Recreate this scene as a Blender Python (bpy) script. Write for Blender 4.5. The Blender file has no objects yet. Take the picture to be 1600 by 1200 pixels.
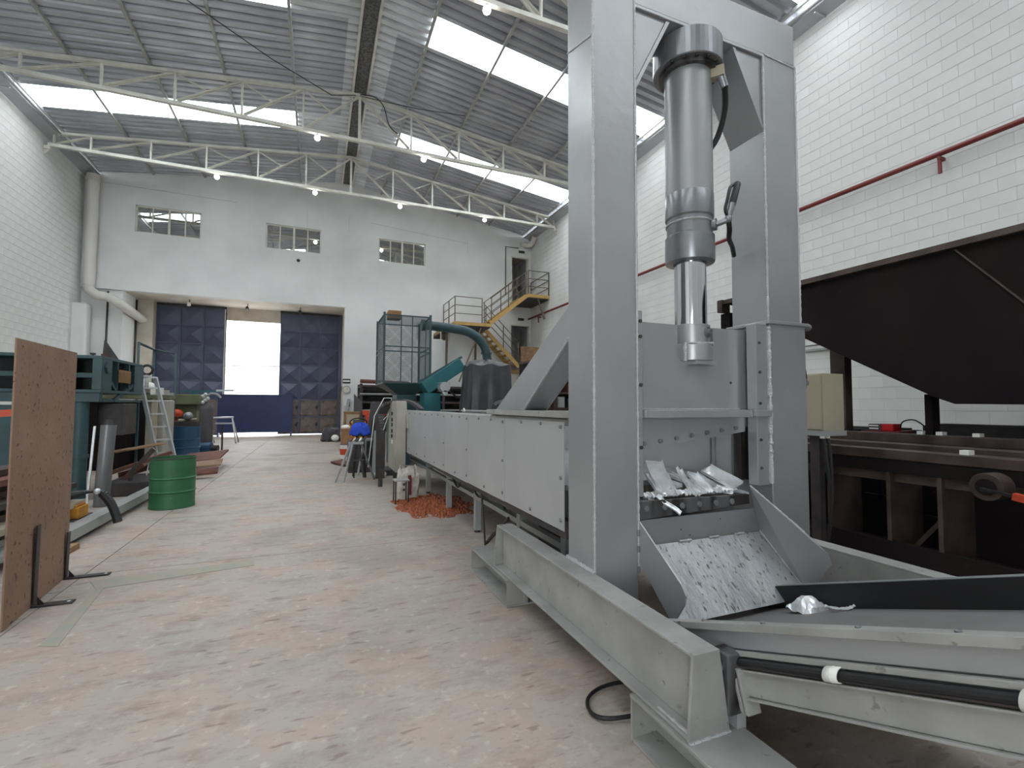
import bpy, bmesh, math, random
from mathutils import Vector, Matrix
random.seed(7)
sc = bpy.context.scene
col = sc.collection
# ------------------------------------------------------------------ camera
F, CX, CY, H = 742.0, 800.0, 600.0, 1.25
RW = Matrix(((0.92503423, -0.02103668, 0.37930085), (-0.37986424, -0.04110007, 0.92412875), (0.00385131, 0.99893355, 0.04601005)))
O = Vector((0, 0, H))
cam_d = bpy.data.cameras.new('camera'); cam = bpy.data.objects.new('camera', cam_d); col.objects.link(cam)
cam_d.sensor_width = 36.0; cam_d.lens = F / 1600 * 36.0; cam_d.clip_start = 0.05; cam_d.clip_end = 300
cm = Matrix.Identity(4)
for i in range(3):
    cm[i][0] = RW[i][0]; cm[i][1] = RW[i][1]; cm[i][2] = -RW[i][2]; cm[i][3] = O[i]
cam.matrix_world = cm
sc.camera = cam
# ------------------------------------------------------------------ light and exposure
sc.view_settings.view_transform = 'Standard'; sc.view_settings.look = 'None'
sc.view_settings.gamma = 1.0; sc.view_settings.use_curve_mapping = False
sc.view_settings.exposure = 0.0
SKY = 11.0
w = bpy.data.worlds.new('overcast_sky'); sc.world = w; w.use_nodes = True
wn = w.node_tree.nodes; wl = w.node_tree.links
bg = wn['Background']; bg.inputs[1].default_value = SKY
tc = wn.new('ShaderNodeTexCoord'); sx = wn.new('ShaderNodeSeparateXYZ'); wr = wn.new('ShaderNodeValToRGB')
wl.new(tc.outputs['Generated'], sx.inputs[0]); wl.new(sx.outputs['Z'], wr.inputs[0]); wl.new(wr.outputs[0], bg.inputs[0])
wr.color_ramp.elements[0].color = (0.80, 0.84, 0.86, 1); wr.color_ramp.elements[0].position = 0.0
wr.color_ramp.elements[1].color = (0.96, 0.98, 1.0, 1); wr.color_ramp.elements[1].position = 0.7

def area(name, loc, rot, sx_, sy_, power=None, portal=False, color=(1, 1, 1)):
    d = bpy.data.lights.new(name, 'AREA'); d.shape = 'RECTANGLE'; d.size = sx_; d.size_y = sy_
    d.color = color
    if power: d.energy = power
    if portal: d.cycles.is_portal = True
    o = bpy.data.objects.new(name, d); o.location = loc; o.rotation_euler = rot; col.objects.link(o); return o

SKYLIGHT_Y = [-4.75, 0.25, 5.25, 10.25, 15.25]
for yy in SKYLIGHT_Y:
    area('skylight_portal', (-3.9, yy + .5, 9.85), (0, -0.13, 0), 6.3, 1.0, portal=True)
    area('skylight_portal', (5.75, yy + .5, 9.85), (0, 0.13, 0), 7.0, 1.0, portal=True)
area('gate_portal', (-2.43, 22.1, 2.3), (math.radians(-90), 0, 0), 1.95, 4.6, portal=True)
area('back_opening_portal', (-4.0, -6.25, 1.75), (math.radians(90), 0, 0), 3.2, 3.6, portal=True)  # unseen opening behind the camera, added for frontal light

# ------------------------------------------------------------------ helpers
def srgb(r, g, b):
    def f(c):
        c /= 255.0
        return c / 12.92 if c <= 0.04045 else ((c + 0.055) / 1.055) ** 2.4
    return (f(r), f(g), f(b), 1.0)

def ray(x, y): return RW @ Vector(((x - CX) / F, -(y - CY) / F, 1.0))
def at(x, y, X=None, Y=None, Z=None):
    r = ray(x, y)
    t = (X / r[0]) if X is not None else (Y / r[1]) if Y is not None else (Z - H) / r[2]
    return O + t * r

def mat(name, color, rough=0.6, metal=0.0, color2=None, scale=6.0, detail=5.0, lo=0.35, hi=0.7, bump=0.0, bscale=None, spots=None, spot_scale=30, spot_amt=0.62, stretch=None, spec=None, rvar=0.0):
    m = bpy.data.materials.new(name); m.use_nodes = True
    n = m.node_tree.nodes; l = m.node_tree.links; b = n['Principled BSDF']
    b.inputs['Roughness'].default_value = rough; b.inputs['Metallic'].default_value = metal
    b.inputs['Base Color'].default_value = color
    if spec is not None: b.inputs['Specular IOR Level'].default_value = spec
    t = n.new('ShaderNodeTexCoord'); vec = t.outputs['Object']
    if stretch:
        mp = n.new('ShaderNodeMapping'); mp.inputs['Scale'].default_value = stretch; l.new(vec, mp.inputs[0]); vec = mp.outputs[0]
    last = None
    if color2:
        no = n.new('ShaderNodeTexNoise'); no.inputs['Scale'].default_value = scale; no.inputs['Detail'].default_value = detail
        l.new(vec, no.inputs['Vector'])
        r = n.new('ShaderNodeValToRGB'); r.color_ramp.elements[0].position = lo; r.color_ramp.elements[1].position = hi
        r.color_ramp.elements[0].color = color; r.color_ramp.elements[1].color = color2
        l.new(no.outputs['Fac'], r.inputs[0]); last = r.outputs[0]
        if rvar:
            mr = n.new('ShaderNodeMapRange'); mr.inputs[3].default_value = rough - rvar; mr.inputs[4].default_value = rough + rvar
            l.new(no.outputs['Fac'], mr.inputs[0]); l.new(mr.outputs[0], b.inputs['Roughness'])
    if spots:
        n2 = n.new('ShaderNodeTexNoise'); n2.inputs['Scale'].default_value = spot_scale; n2.inputs['Detail'].default_value = 4
        l.new(vec, n2.inputs['Vector'])
        r2 = n.new('ShaderNodeValToRGB'); r2.color_ramp.elements[0].position = spot_amt; r2.color_ramp.elements[1].position = spot_amt + .05
        r2.color_ramp.elements[0].color = (0, 0, 0, 1); r2.color_ramp.elements[1].color = (1, 1, 1, 1)
        mx = n.new('ShaderNodeMix'); mx.data_type = 'RGBA'
        l.new(n2.outputs['Fac'], r2.inputs[0]); l.new(r2.outputs[0], mx.inputs[0])
        if last: l.new(last, mx.inputs[6])
        else: mx.inputs[6].default_value = color
        mx.inputs[7].default_value = spots; last = mx.outputs[2]
    if last: l.new(last, b.inputs['Base Color'])
    if bump:
        nb = n.new('ShaderNodeTexNoise'); nb.inputs['Scale'].default_value = bscale or scale * 4; nb.inputs['Detail'].default_value = 6
        l.new(vec, nb.inputs['Vector'])
        bp = n.new('ShaderNodeBump'); bp.inputs['Strength'].default_value = bump; bp.inputs['Distance'].default_value = 0.01
        l.new(nb.outputs['Fac'], bp.inputs['Height']); l.new(bp.outputs[0], b.inputs['Normal'])
    return m

def emit(name, color, s):
    m = bpy.data.materials.new(name); m.use_nodes = True
    b = m.node_tree.nodes['Principled BSDF']; b.inputs['Base Color'].default_value = color
    b.inputs['Emission Color'].default_value = color; b.inputs['Emission Strength'].default_value = s
    return m

M = {}
M['wall'] = mat('white_painted_block', srgb(218, 220, 218), .8, color2=srgb(205, 206, 203), scale=1.3, bump=.15, bscale=60)
M['mortar'] = mat('recessed_joint', srgb(176, 178, 178), .9, color2=srgb(192, 194, 194), scale=3)
M['plaster'] = mat('white_plaster', srgb(224, 225, 224), .85, color2=srgb(208, 209, 208), scale=.7, bump=.1, bscale=20)
M['cream'] = mat('cream_plaster', srgb(215, 207, 194), .85, color2=srgb(195, 185, 172), scale=2)
M['sheet'] = mat('grey_roof_sheet', srgb(192, 194, 199), .42, .45, color2=srgb(166, 168, 174), scale=1.2, lo=.3, hi=.75)
M['zinc'] = mat('galvanised_sheet', srgb(222, 225, 228), .4, .3, color2=srgb(196, 199, 202), scale=1.6)
M['steelw'] = mat('white_painted_steel', srgb(218, 216, 206), .55, color2=srgb(198, 196, 186), scale=4)
M['purlin'] = mat('grey_purlin', srgb(172, 172, 170), .5, color2=srgb(150, 150, 148), scale=4)
M['paint'] = mat('grey_machine_enamel', srgb(164, 166, 168), .33, .45, color2=srgb(154, 156, 158), scale=2.2, bump=.15, bscale=16, rvar=.09)
M['panel'] = mat('grey_sheet_panel_enamel', srgb(182, 183, 184), .4, .3, color2=srgb(170, 171, 172), scale=1.5, bump=.1, bscale=6, rvar=.06)
M['paintd'] = mat('dark_grey_enamel', srgb(140, 142, 144), .4, .25, color2=srgb(131, 133, 135), scale=4, bump=.1, bscale=30, spots=srgb(35, 33, 32), spot_scale=26, spot_amt=.69)
M['beam'] = mat('dusty_grey_beam', srgb(156, 156, 153), .5, .05, color2=srgb(135, 135, 132), scale=5, bump=.1, bscale=40, spots=srgb(118, 118, 112), spot_scale=22, spot_amt=.66)
M['chute'] = mat('scuffed_chute_floor', srgb(176, 179, 181), .35, .35, color2=srgb(150, 153, 156), scale=9, bump=.5, bscale=34, spots=srgb(104, 106, 108), spot_scale=46, spot_amt=.60, stretch=(1.0, .4, .6))
M['weld'] = mat('weld_bead', srgb(196, 198, 200), .3, .45, bump=1.0, bscale=160)
M['chrome'] = mat('polished_chrome', srgb(215, 217, 220), .08, 1.0, color2=srgb(190, 192, 196), scale=1, stretch=(30, 30, .5))
M['machined'] = mat('machined_grey', srgb(140, 143, 147), .28, .5, color2=srgb(124, 127, 131), scale=8)
M['oily'] = mat('oily_black_steel', srgb(48, 44, 43), .4, .3, color2=srgb(96, 96, 98), scale=5, lo=.45, hi=.6, stretch=(2.2, 2.2, .5), bump=.2)
M['black'] = mat('black_rubber', srgb(26, 26, 28), .5, bump=.1, bscale=50)
M['belt'] = mat('dark_conveyor_belt', srgb(118, 116, 116), .6, color2=srgb(106, 104, 104), scale=4, bump=.1, bscale=60)
M['alu'] = mat('bright_aluminium', srgb(240, 242, 244), .3, .55, color2=srgb(212, 215, 219), scale=14, bump=.3, bscale=40)
M['brown'] = mat('dark_rusty_brown_steel', srgb(30, 22, 22), .8, color2=srgb(19, 14, 17), scale=2.5, bump=.2, spots=srgb(46, 32, 29), spot_scale=8, spot_amt=.68, spec=.2)
M['browntop'] = mat('worn_brown_rail', srgb(84, 70, 64), .5, .2, color2=srgb(54, 42, 40), scale=5)
M['rust'] = mat('rusty_steel_plate', srgb(148, 118, 98), .75, color2=srgb(124, 98, 80), scale=2.4, lo=.3, hi=.7, detail=9, bump=.5, bscale=30, spots=srgb(92, 64, 52), spot_scale=30, spot_amt=.62)
M['rustred'] = mat('red_oxide_scrap', srgb(112, 66, 52), .8, color2=srgb(84, 54, 46), scale=6, bump=.4)
M['teal'] = mat('dark_teal_enamel', srgb(48, 78, 82), .5, color2=srgb(38, 62, 68), scale=3, bump=.1, spots=srgb(28, 40, 44), spot_scale=9, spot_amt=.66)
M['teal2'] = mat('teal_green_enamel', srgb(32, 100, 104), .45, color2=srgb(26, 84, 90), scale=3)
M['cage'] = mat('dark_green_cage_steel', srgb(52, 74, 78), .5)
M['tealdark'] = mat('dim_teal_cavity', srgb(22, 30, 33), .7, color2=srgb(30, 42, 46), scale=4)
M['navy'] = mat('navy_gate_paint', srgb(86, 93, 116), .4, color2=srgb(74, 80, 102), scale=1.5)
M['navy2'] = mat('navy_barrier_paint', srgb(38, 52, 96), .4, color2=srgb(34, 45, 82), scale=1.5)
M['worn'] = mat('worn_gate_panel', srgb(128, 116, 108), .8, color2=srgb(92, 80, 76), scale=4, spots=srgb(60, 50, 48), spot_scale=5, spot_amt=.6)
M['ochre'] = mat('ochre_stair_steel', srgb(186, 152, 92), .6, color2=srgb(168, 134, 80), scale=4)
M['rail'] = mat('dark_handrail', srgb(98, 88, 74), .6)
M['darkred'] = mat('dark_red_fire_pipe', srgb(112, 36, 34), .45)
M['pvc'] = mat('off_white_pipe', srgb(208, 205, 198), .5)
M['pipegrey'] = mat('grey_conduit', srgb(150, 153, 152), .4)
M['beige'] = mat('beige_cabinet_paint', srgb(168, 160, 140), .5, color2=srgb(158, 150, 130), scale=3)
M['cabinet'] = mat('grey_beige_cabinet', srgb(168, 166, 154), .5, color2=srgb(150, 148, 137), scale=3)
M['green'] = mat('green_drum_paint', srgb(46, 104, 64), .45, color2=srgb(40, 92, 56), scale=5, spots=srgb(98, 140, 102), spot_scale=12, spot_amt=.72)
M['blue'] = mat('blue_drum_paint', srgb(34, 76, 108), .45, color2=srgb(30, 64, 94), scale=5)
M['alum'] = mat('ladder_aluminium', srgb(196, 200, 202), .35, .5)
M['darkgrey'] = mat('dark_grey_tarp', srgb(66, 66, 70), .42, color2=srgb(52, 52, 56), scale=5, bump=.2)
M['lead'] = mat('grey_cylinder_paint', srgb(74, 72, 76), .45)
M['dark'] = mat('dark_clutter_steel', srgb(44, 42, 44), .6, color2=srgb(70, 64, 62), scale=7)
M['wood'] = mat('weathered_wood', srgb(150, 118, 84), .75, color2=srgb(118, 88, 62), scale=6, stretch=(1, 6, 1))
M['card'] = mat('cardboard_brown', srgb(150, 112, 74), .85, color2=srgb(134, 98, 66), scale=4)
M['yellow'] = mat('mustard_box_plastic', srgb(206, 140, 34), .5, color2=srgb(178, 120, 34), scale=4)
M['orange'] = mat('orange_red_paint', srgb(200, 72, 40), .5, color2=srgb(176, 62, 38), scale=4)
M['red'] = mat('bright_red_plastic', srgb(196, 28, 30), .35)
M['bluecloth'] = mat('blue_cloth', srgb(34, 76, 196), .8, color2=srgb(26, 58, 160), scale=8)
M['white'] = mat('white_plastic', srgb(228, 228, 224), .5)
M['sack'] = mat('white_sack_paper', srgb(205, 200, 192), .8, color2=srgb(180, 172, 164), scale=8, bump=.5)
M['maroon'] = mat('maroon_print', srgb(120, 36, 42), .7)
M['olive'] = mat('olive_cabinet', srgb(104, 110, 80), .6, color2=srgb(84, 88, 64), scale=4)
M['dust'] = mat('orange_sawdust', srgb(166, 92, 58), .95, color2=srgb(128, 68, 42), scale=18, bump=.8)
M['asphalt'] = mat('street_asphalt', srgb(200, 198, 195), .9, color2=srgb(180, 178, 175), scale=2)
M['outside'] = mat('stained_street_wall', srgb(232, 230, 226), .9, color2=srgb(170, 168, 166), scale=.8, stretch=(3, 3, .4))
M['lamp'] = emit('lit_led_bulb', (1.0, .97, .92, 1), 30.0)
M['ceil'] = mat('office_ceiling', srgb(150, 150, 150), .9)
M['clockface'] = mat('pale_clock_face', srgb(200, 200, 190), .5)

def glass_mat():
    m = bpy.data.materials.new('window_glass'); m.use_nodes = True
    n = m.node_tree.nodes; l = m.node_tree.links; n.clear()
    out = n.new('ShaderNodeOutputMaterial'); mx = n.new('ShaderNodeMixShader'); pass
    tr = n.new('ShaderNodeBsdfTransparent'); tr.inputs[0].default_value = (.82, .86, .87, 1)
    gl = n.new('ShaderNodeBsdfGlossy'); gl.inputs['Roughness'].default_value = .02
    mx.inputs[0].default_value = .75; l.new(tr.outputs[0], mx.inputs[1]); l.new(gl.outputs[0], mx.inputs[2]); l.new(mx.outputs[0], out.inputs[0])
    return m
M['glass'] = glass_mat()
def skylight_mat():
    m = bpy.data.materials.new('translucent_skylight_sheet'); m.use_nodes = True
    n = m.node_tree.nodes; l = m.node_tree.links; n.clear()
    out = n.new('ShaderNodeOutputMaterial'); mx = n.new('ShaderNodeMixShader'); mx.inputs[0].default_value = .25
    tr = n.new('ShaderNodeBsdfTransparent'); tr.inputs[0].default_value = (.93, .95, .96, 1)
    tl = n.new('ShaderNodeBsdfTranslucent'); tl.inputs[0].default_value = (.8, .84, .84, 1)
    l.new(tr.outputs[0], mx.inputs[1]); l.new(tl.outputs[0], mx.inputs[2]); l.new(mx.outputs[0], out.inputs[0])
    return m
M['skylight'] = skylight_mat()
def mesh_mat():
    m = bpy.data.materials.new('expanded_metal_mesh'); m.use_nodes = True
    n = m.node_tree.nodes; l = m.node_tree.links; b = n['Principled BSDF']
    b.inputs['Base Color'].default_value = srgb(150, 162, 166); b.inputs['Roughness'].default_value = .6
    return m

def floor_mat():
    m = bpy.data.materials.new('worn_concrete_floor'); m.use_nodes = True
    n = m.node_tree.nodes; l = m.node_tree.links; b = n['Principled BSDF']
    t = n.new('ShaderNodeTexCoord')
    def noise(s, d=6, stretch=None, rough=.6):
        v = t.outputs['Object']
        if stretch:
            mp = n.new('ShaderNodeMapping'); mp.inputs['Scale'].default_value = stretch; l.new(v, mp.inputs[0]); v = mp.outputs[0]
        a = n.new('ShaderNodeTexNoise'); a.inputs['Scale'].default_value = s; a.inputs['Detail'].default_value = d; a.inputs['Roughness'].default_value = rough
        l.new(v, a.inputs['Vector']); return a.outputs['Fac']
    def ramp(i, p0, c0, p1, c1):
        r = n.new('ShaderNodeValToRGB'); r.color_ramp.elements[0].position = p0; r.color_ramp.elements[0].color = c0
        r.color_ramp.elements[1].position = p1; r.color_ramp.elements[1].color = c1; l.new(i, r.inputs[0]); return r.outputs[0]
    def mix(f, a, bb, mode='MIX'):
        x = n.new('ShaderNodeMix'); x.data_type = 'RGBA'; x.blend_type = mode
        for s, v in ((0, f), (6, a), (7, bb)):
            if isinstance(v, (float, int)): x.inputs[s].default_value = v
            elif isinstance(v, tuple): x.inputs[s].default_value = v
            else: l.new(v, x.inputs[s])
        return x.outputs[2]
    base = ramp(noise(.9), .35, srgb(170, 160, 150), .68, srgb(160, 154, 148))
    pinkish = ramp(noise(2.3, 8), .46, (0, 0, 0, 1), .66, (1, 1, 1, 1))
    c = mix(pinkish, base, srgb(172, 154, 140))
    stain = ramp(noise(.55, 5), .56, (0, 0, 0, 1), .68, (.75, .75, .75, 1))
    c = mix(stain, c, srgb(140, 134, 126))
    ripple = ramp(noise(7, 6, (.5, 1.3, 1)), .55, (0, 0, 0, 1), .72, (.5, .5, .5, 1))
    c = mix(ripple, c, srgb(128, 106, 92))
    pale = ramp(noise(16, 4), .58, (0, 0, 0, 1), .7, (.45, .45, .45, 1))
    c = mix(pale, c, srgb(202, 194, 184))
    fine = ramp(noise(5, 10, (.35, 1.0, 1), .75), .60, (0, 0, 0, 1), .66, (.4, .4, .4, 1))
    c = mix(fine, c, srgb(104, 88, 76))
    mot = ramp(noise(3.2, 12, (.7, 1.3, 1), .8), .50, (0, 0, 0, 1), .68, (.55, .55, .55, 1))
    c = mix(mot, c, srgb(126, 112, 102))
    fleck = ramp(noise(28, 6, (.7, 1.4, 1), .7), .56, (0, 0, 0, 1), .66, (.35, .35, .35, 1))
    c = mix(fleck, c, srgb(120, 106, 96))
    arcs = ramp(noise(9, 3, (.8, 2.6, 1), .4), .64, (0, 0, 0, 1), .70, (.55, .55, .55, 1))
    c = mix(arcs, c, srgb(112, 98, 88))
    big = ramp(noise(.35, 3), .54, (0, 0, 0, 1), .60, (.35, .35, .35, 1))
    c = mix(big, c, srgb(118, 110, 102))
    l.new(c, b.inputs['Base Color']); b.inputs['Roughness'].default_value = .62
    rr = n.new('ShaderNodeMapRange'); rr.inputs[3].default_value = .42; rr.inputs[4].default_value = .85
    l.new(noise(1.4), rr.inputs[0]); l.new(rr.outputs[0], b.inputs['Roughness'])
    bp = n.new('ShaderNodeBump'); bp.inputs['Strength'].default_value = .35; bp.inputs['Distance'].default_value = .01
    l.new(noise(12, 8, (.6, 1.2, 1)), bp.inputs['Height']); l.new(bp.outputs[0], b.inputs['Normal'])
    return m
M['floor'] = floor_mat()

class MB:
    def __init__(s): s.v = []; s.f = []; s.sm = []
    def add(s, vs, fs, smooth=False):
        o = len(s.v); s.v += [tuple(p) for p in vs]
        s.f += [tuple(i + o for i in f) for f in fs]; s.sm += [smooth] * len(fs); return s
    def box(s, x0, x1, y0, y1, z0, z1):
        return s.add([(x0, y0, z0), (x1, y0, z0), (x1, y1, z0), (x0, y1, z0), (x0, y0, z1), (x1, y0, z1), (x1, y1, z1), (x0, y1, z1)],
                     [(0, 3, 2, 1), (4, 5, 6, 7), (0, 1, 5, 4), (1, 2, 6, 5), (2, 3, 7, 6), (3, 0, 4, 7)])
    def prism(s, poly, vec):
        n = len(poly); vec = Vector(vec); a = [Vector(p) for p in poly]
        return s.add(a + [p + vec for p in a], [tuple(range(n - 1, -1, -1)), tuple(range(n, 2 * n))] + [(i, (i + 1) % n, (i + 1) % n + n, i + n) for i in range(n)])
    def beam(s, p0, p1, w_, h_, up=(0, 0, 1)):
        p0 = Vector(p0); p1 = Vector(p1); d = (p1 - p0).normalized(); up = Vector(up)
        if abs(d.dot(up)) > .98: up = Vector((0, 1, 0))
        a = d.cross(up).normalized(); b = a.cross(d).normalized()
        q = [p0 - a * w_ / 2 - b * h_ / 2, p0 + a * w_ / 2 - b * h_ / 2, p0 + a * w_ / 2 + b * h_ / 2, p0 - a * w_ / 2 + b * h_ / 2]
        return s.prism(q, p1 - p0)
    def cyl(s, p0, p1, r0, r1=None, n=16, cap=True):
        r1 = r0 if r1 is None else r1; p0 = Vector(p0); p1 = Vector(p1); d = (p1 - p0).normalized()
        a = d.cross(Vector((0, 0, 1)) if abs(d.z) < .9 else Vector((1, 0, 0))).normalized(); b = d.cross(a)
        vs = []
        for p, r in ((p0, r0), (p1, r1)):
            vs += [p + (a * math.cos(2 * math.pi * i / n) + b * math.sin(2 * math.pi * i / n)) * r for i in range(n)]
        s.add(vs, [(i, (i + 1) % n, (i + 1) % n + n, i + n) for i in range(n)], True)
        if cap:
            o = len(s.v) - 2 * n; s.f += [tuple(o + i for i in range(n - 1, -1, -1)), tuple(o + n + i for i in range(n))]; s.sm += [False, False]
        return s
    def tube(s, pts, r, n=8, rf=None):
        pts = [Vector(p) for p in pts]; rings = []; pa = None
        for i, p in enumerate(pts):
            d = (pts[min(i + 1, len(pts) - 1)] - pts[max(i - 1, 0)]).normalized()
            if pa is None: a = d.cross(Vector((0, 0, 1)) if abs(d.z) < .9 else Vector((1, 0, 0))).normalized()
            else: a = (pa - d * pa.dot(d)).normalized()
            pa = a; b = d.cross(a); rr = r if rf is None else r * rf(i)
            rings.append([p + (a * math.cos(2 * math.pi * k / n) + b * math.sin(2 * math.pi * k / n)) * rr for k in range(n)])
        vs = [q for ring in rings for q in ring]
        fs = [(i * n + k, i * n + (k + 1) % n, (i + 1) * n + (k + 1) % n, (i + 1) * n + k) for i in range(len(pts) - 1) for k in range(n)]
        s.add(vs, fs, True); o = len(s.v) - len(vs)
        s.f += [tuple(o + k for k in range(n - 1, -1, -1)), tuple(o + len(vs) - n + k for k in range(n))]; s.sm += [False, False]
        return s
    def lathe(s, cx, cy, prof, n=24, smooth=True):
        vs = [(cx + r * math.cos(2 * math.pi * k / n), cy + r * math.sin(2 * math.pi * k / n), z) for r, z in prof for k in range(n)]
        fs = [(i * n + k, i * n + (k + 1) % n, (i + 1) * n + (k + 1) % n, (i + 1) * n + k) for i in range(len(prof) - 1) for k in range(n)]
        return s.add(vs, fs, smooth)
    def sphere(s, c, r, n=12, sz=1.0):
        m_ = n // 2; c = Vector(c)
        vs = [c + Vector((r * math.sin(math.pi * i / m_) * math.cos(2 * math.pi * k / n), r * math.sin(math.pi * i / m_) * math.sin(2 * math.pi * k / n), r * sz * math.cos(math.pi * i / m_))) for i in range(m_ + 1) for k in range(n)]
        return s.add(vs, [(i * n + k, (i + 1) * n + k, (i + 1) * n + (k + 1) % n, i * n + (k + 1) % n) for i in range(m_) for k in range(n)], True)
    def grid(s, fn, nu, nv, smooth=True):
        vs = [fn(i / nu, j / nv) for i in range(nu + 1) for j in range(nv + 1)]
        return s.add(vs, [(i * (nv + 1) + j, (i + 1) * (nv + 1) + j, (i + 1) * (nv + 1) + j + 1, i * (nv + 1) + j + 1) for i in range(nu) for j in range(nv)], smooth)
    def build(s, name, m, parent=None, label=None, bevel=0, kind=None, local=False, solid=0, seg=2):
        me = bpy.data.meshes.new(name); me.from_pydata(s.v, [], s.f); me.validate(); me.update()
        if len(me.polygons) == len(s.sm): me.polygons.foreach_set('use_smooth', s.sm)
        bm = bmesh.new(); bm.from_mesh(me)
        bmesh.ops.remove_doubles(bm, verts=bm.verts, dist=1e-5); bmesh.ops.recalc_face_normals(bm, faces=bm.faces)
        for e in bm.edges:
            if len(e.link_faces) == 2 and e.calc_face_angle(0) > .6: e.smooth = False
        bm.to_mesh(me); bm.free()
        me.materials.append(M[m] if isinstance(m, str) else m)
        o = bpy.data.objects.new(name, me); col.objects.link(o)
        if parent is not None:
            o.parent = parent
            if not local:
                p = Vector((0, 0, 0)); q = parent
                while q is not None: p += q.location; q = q.parent
                o.location = -p
        if label: o['label'] = label
        if kind: o['kind'] = kind
        if bevel:
            bv = o.modifiers.new('bevel', 'BEVEL'); bv.width = bevel; bv.segments = seg; bv.limit_method = 'ANGLE'; bv.angle_limit = .7
        if solid:
            so = o.modifiers.new('thickness', 'SOLIDIFY'); so.thickness = solid; so.offset = 0
        return o

def thing(name, label, cat, loc=(0, 0, 0), group=None, rz=0):
    o = bpy.data.objects.new(name, None); col.objects.link(o); o.empty_display_size = .1
    o.location = loc; o.rotation_euler = (0, 0, rz); o['label'] = label; o['category'] = cat
    if group: o['group'] = group
    return o
def tag(o, label, cat, group=None, kind=None):
    o['label'] = label; o['category'] = cat
    if group: o['group'] = group
    if kind: o['kind'] = kind
    return o
def struct(o): o['kind'] = 'structure'; return o
def sroot(name, loc=(0, 0, 0)):
    o = bpy.data.objects.new(name, None); col.objects.link(o); o.location = loc; o['kind'] = 'structure'; return o
def dup(o, parent=None, loc=None, rot=None, label=None):
    c = o.copy(); col.objects.link(c)
    if parent is not None: c.parent = parent
    if loc is not None: c.location = loc
    if rot is not None: c.rotation_euler = rot
    if label: c['label'] = label
    for ch in list(o.children): dup(ch, c)
    return c
def weld(parent, p0, p1, r=.006, name='weld_bead', m='weld'):
    p0 = Vector(p0); p1 = Vector(p1); L = (p1 - p0).length; n = max(4, int(L / .012))
    rs = [.7 + .6 * random.random() for _ in range(n + 1)]
    return MB().tube([p0.lerp(p1, i / n) for i in range(n + 1)], r, 6, lambda i: rs[i]).build(name, m, parent)

def bolts(parent, pts, axis, r=.012, h=.012, m='machined', name='bolt', n=6):
    ax = Vector(axis).normalized(); mb = MB().cyl((0, 0, 0), ax * h, r, r * .9, n=n)
    first = None
    for p in pts:
        if first is None:
            first = mb.build(name, m, parent, local=True); o = first
        else:
            o = first.copy(); col.objects.link(o)
        o.location = Vector(p) - base_of(parent)
def base_of(parent):
    p = Vector((0, 0, 0)); q = parent
    while q is not None: p += q.location; q = q.parent
    return p
# ================================================================== SETTING
XL, XR, YW, YD, YB = -7.4, 9.15, 20.0, 21.8, -6.0
RX, RZ, RS = 0.95, 10.26, 0.13
def roofz(x): return RZ - RS * abs(x - RX)
# floor slabs
fl = sroot('floor')
xs = [XL - .2, -1.55, 3.3, XR + .2]; ys = [YB, 0.2, 4.47, 10.2, 16.0, YD + .1]
for i in range(3):
    for j in range(5):
        g = .004
        MB().box(xs[i] + g, xs[i + 1] - g, ys[j] + g, ys[j + 1] - g, -.12, 0).build('floor_slab', 'floor', fl)
MB().box(XL - .2, XR + .2, YB, YD + .1, -.14, -.02).build('joint_filler', 'rustred', fl)
pl = MB()
for p in [[at(140, 908, Z=.0015), at(396, 875, Z=.0015), at(398, 883, Z=.0015), at(150, 921, Z=.0015)], [at(60, 1010, Z=.0015), at(150, 921, Z=.0015), at(163, 918, Z=.0015), at(90, 1010, Z=.0015)]]:
    pl.prism([tuple(q) for q in p], (0, 0, .001))
pl.build('painted_line', mat('faded_green_floor_paint', srgb(148, 152, 140), .8, color2=srgb(166, 154, 140), scale=9), fl, label='faded greenish painted floor line')

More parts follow.
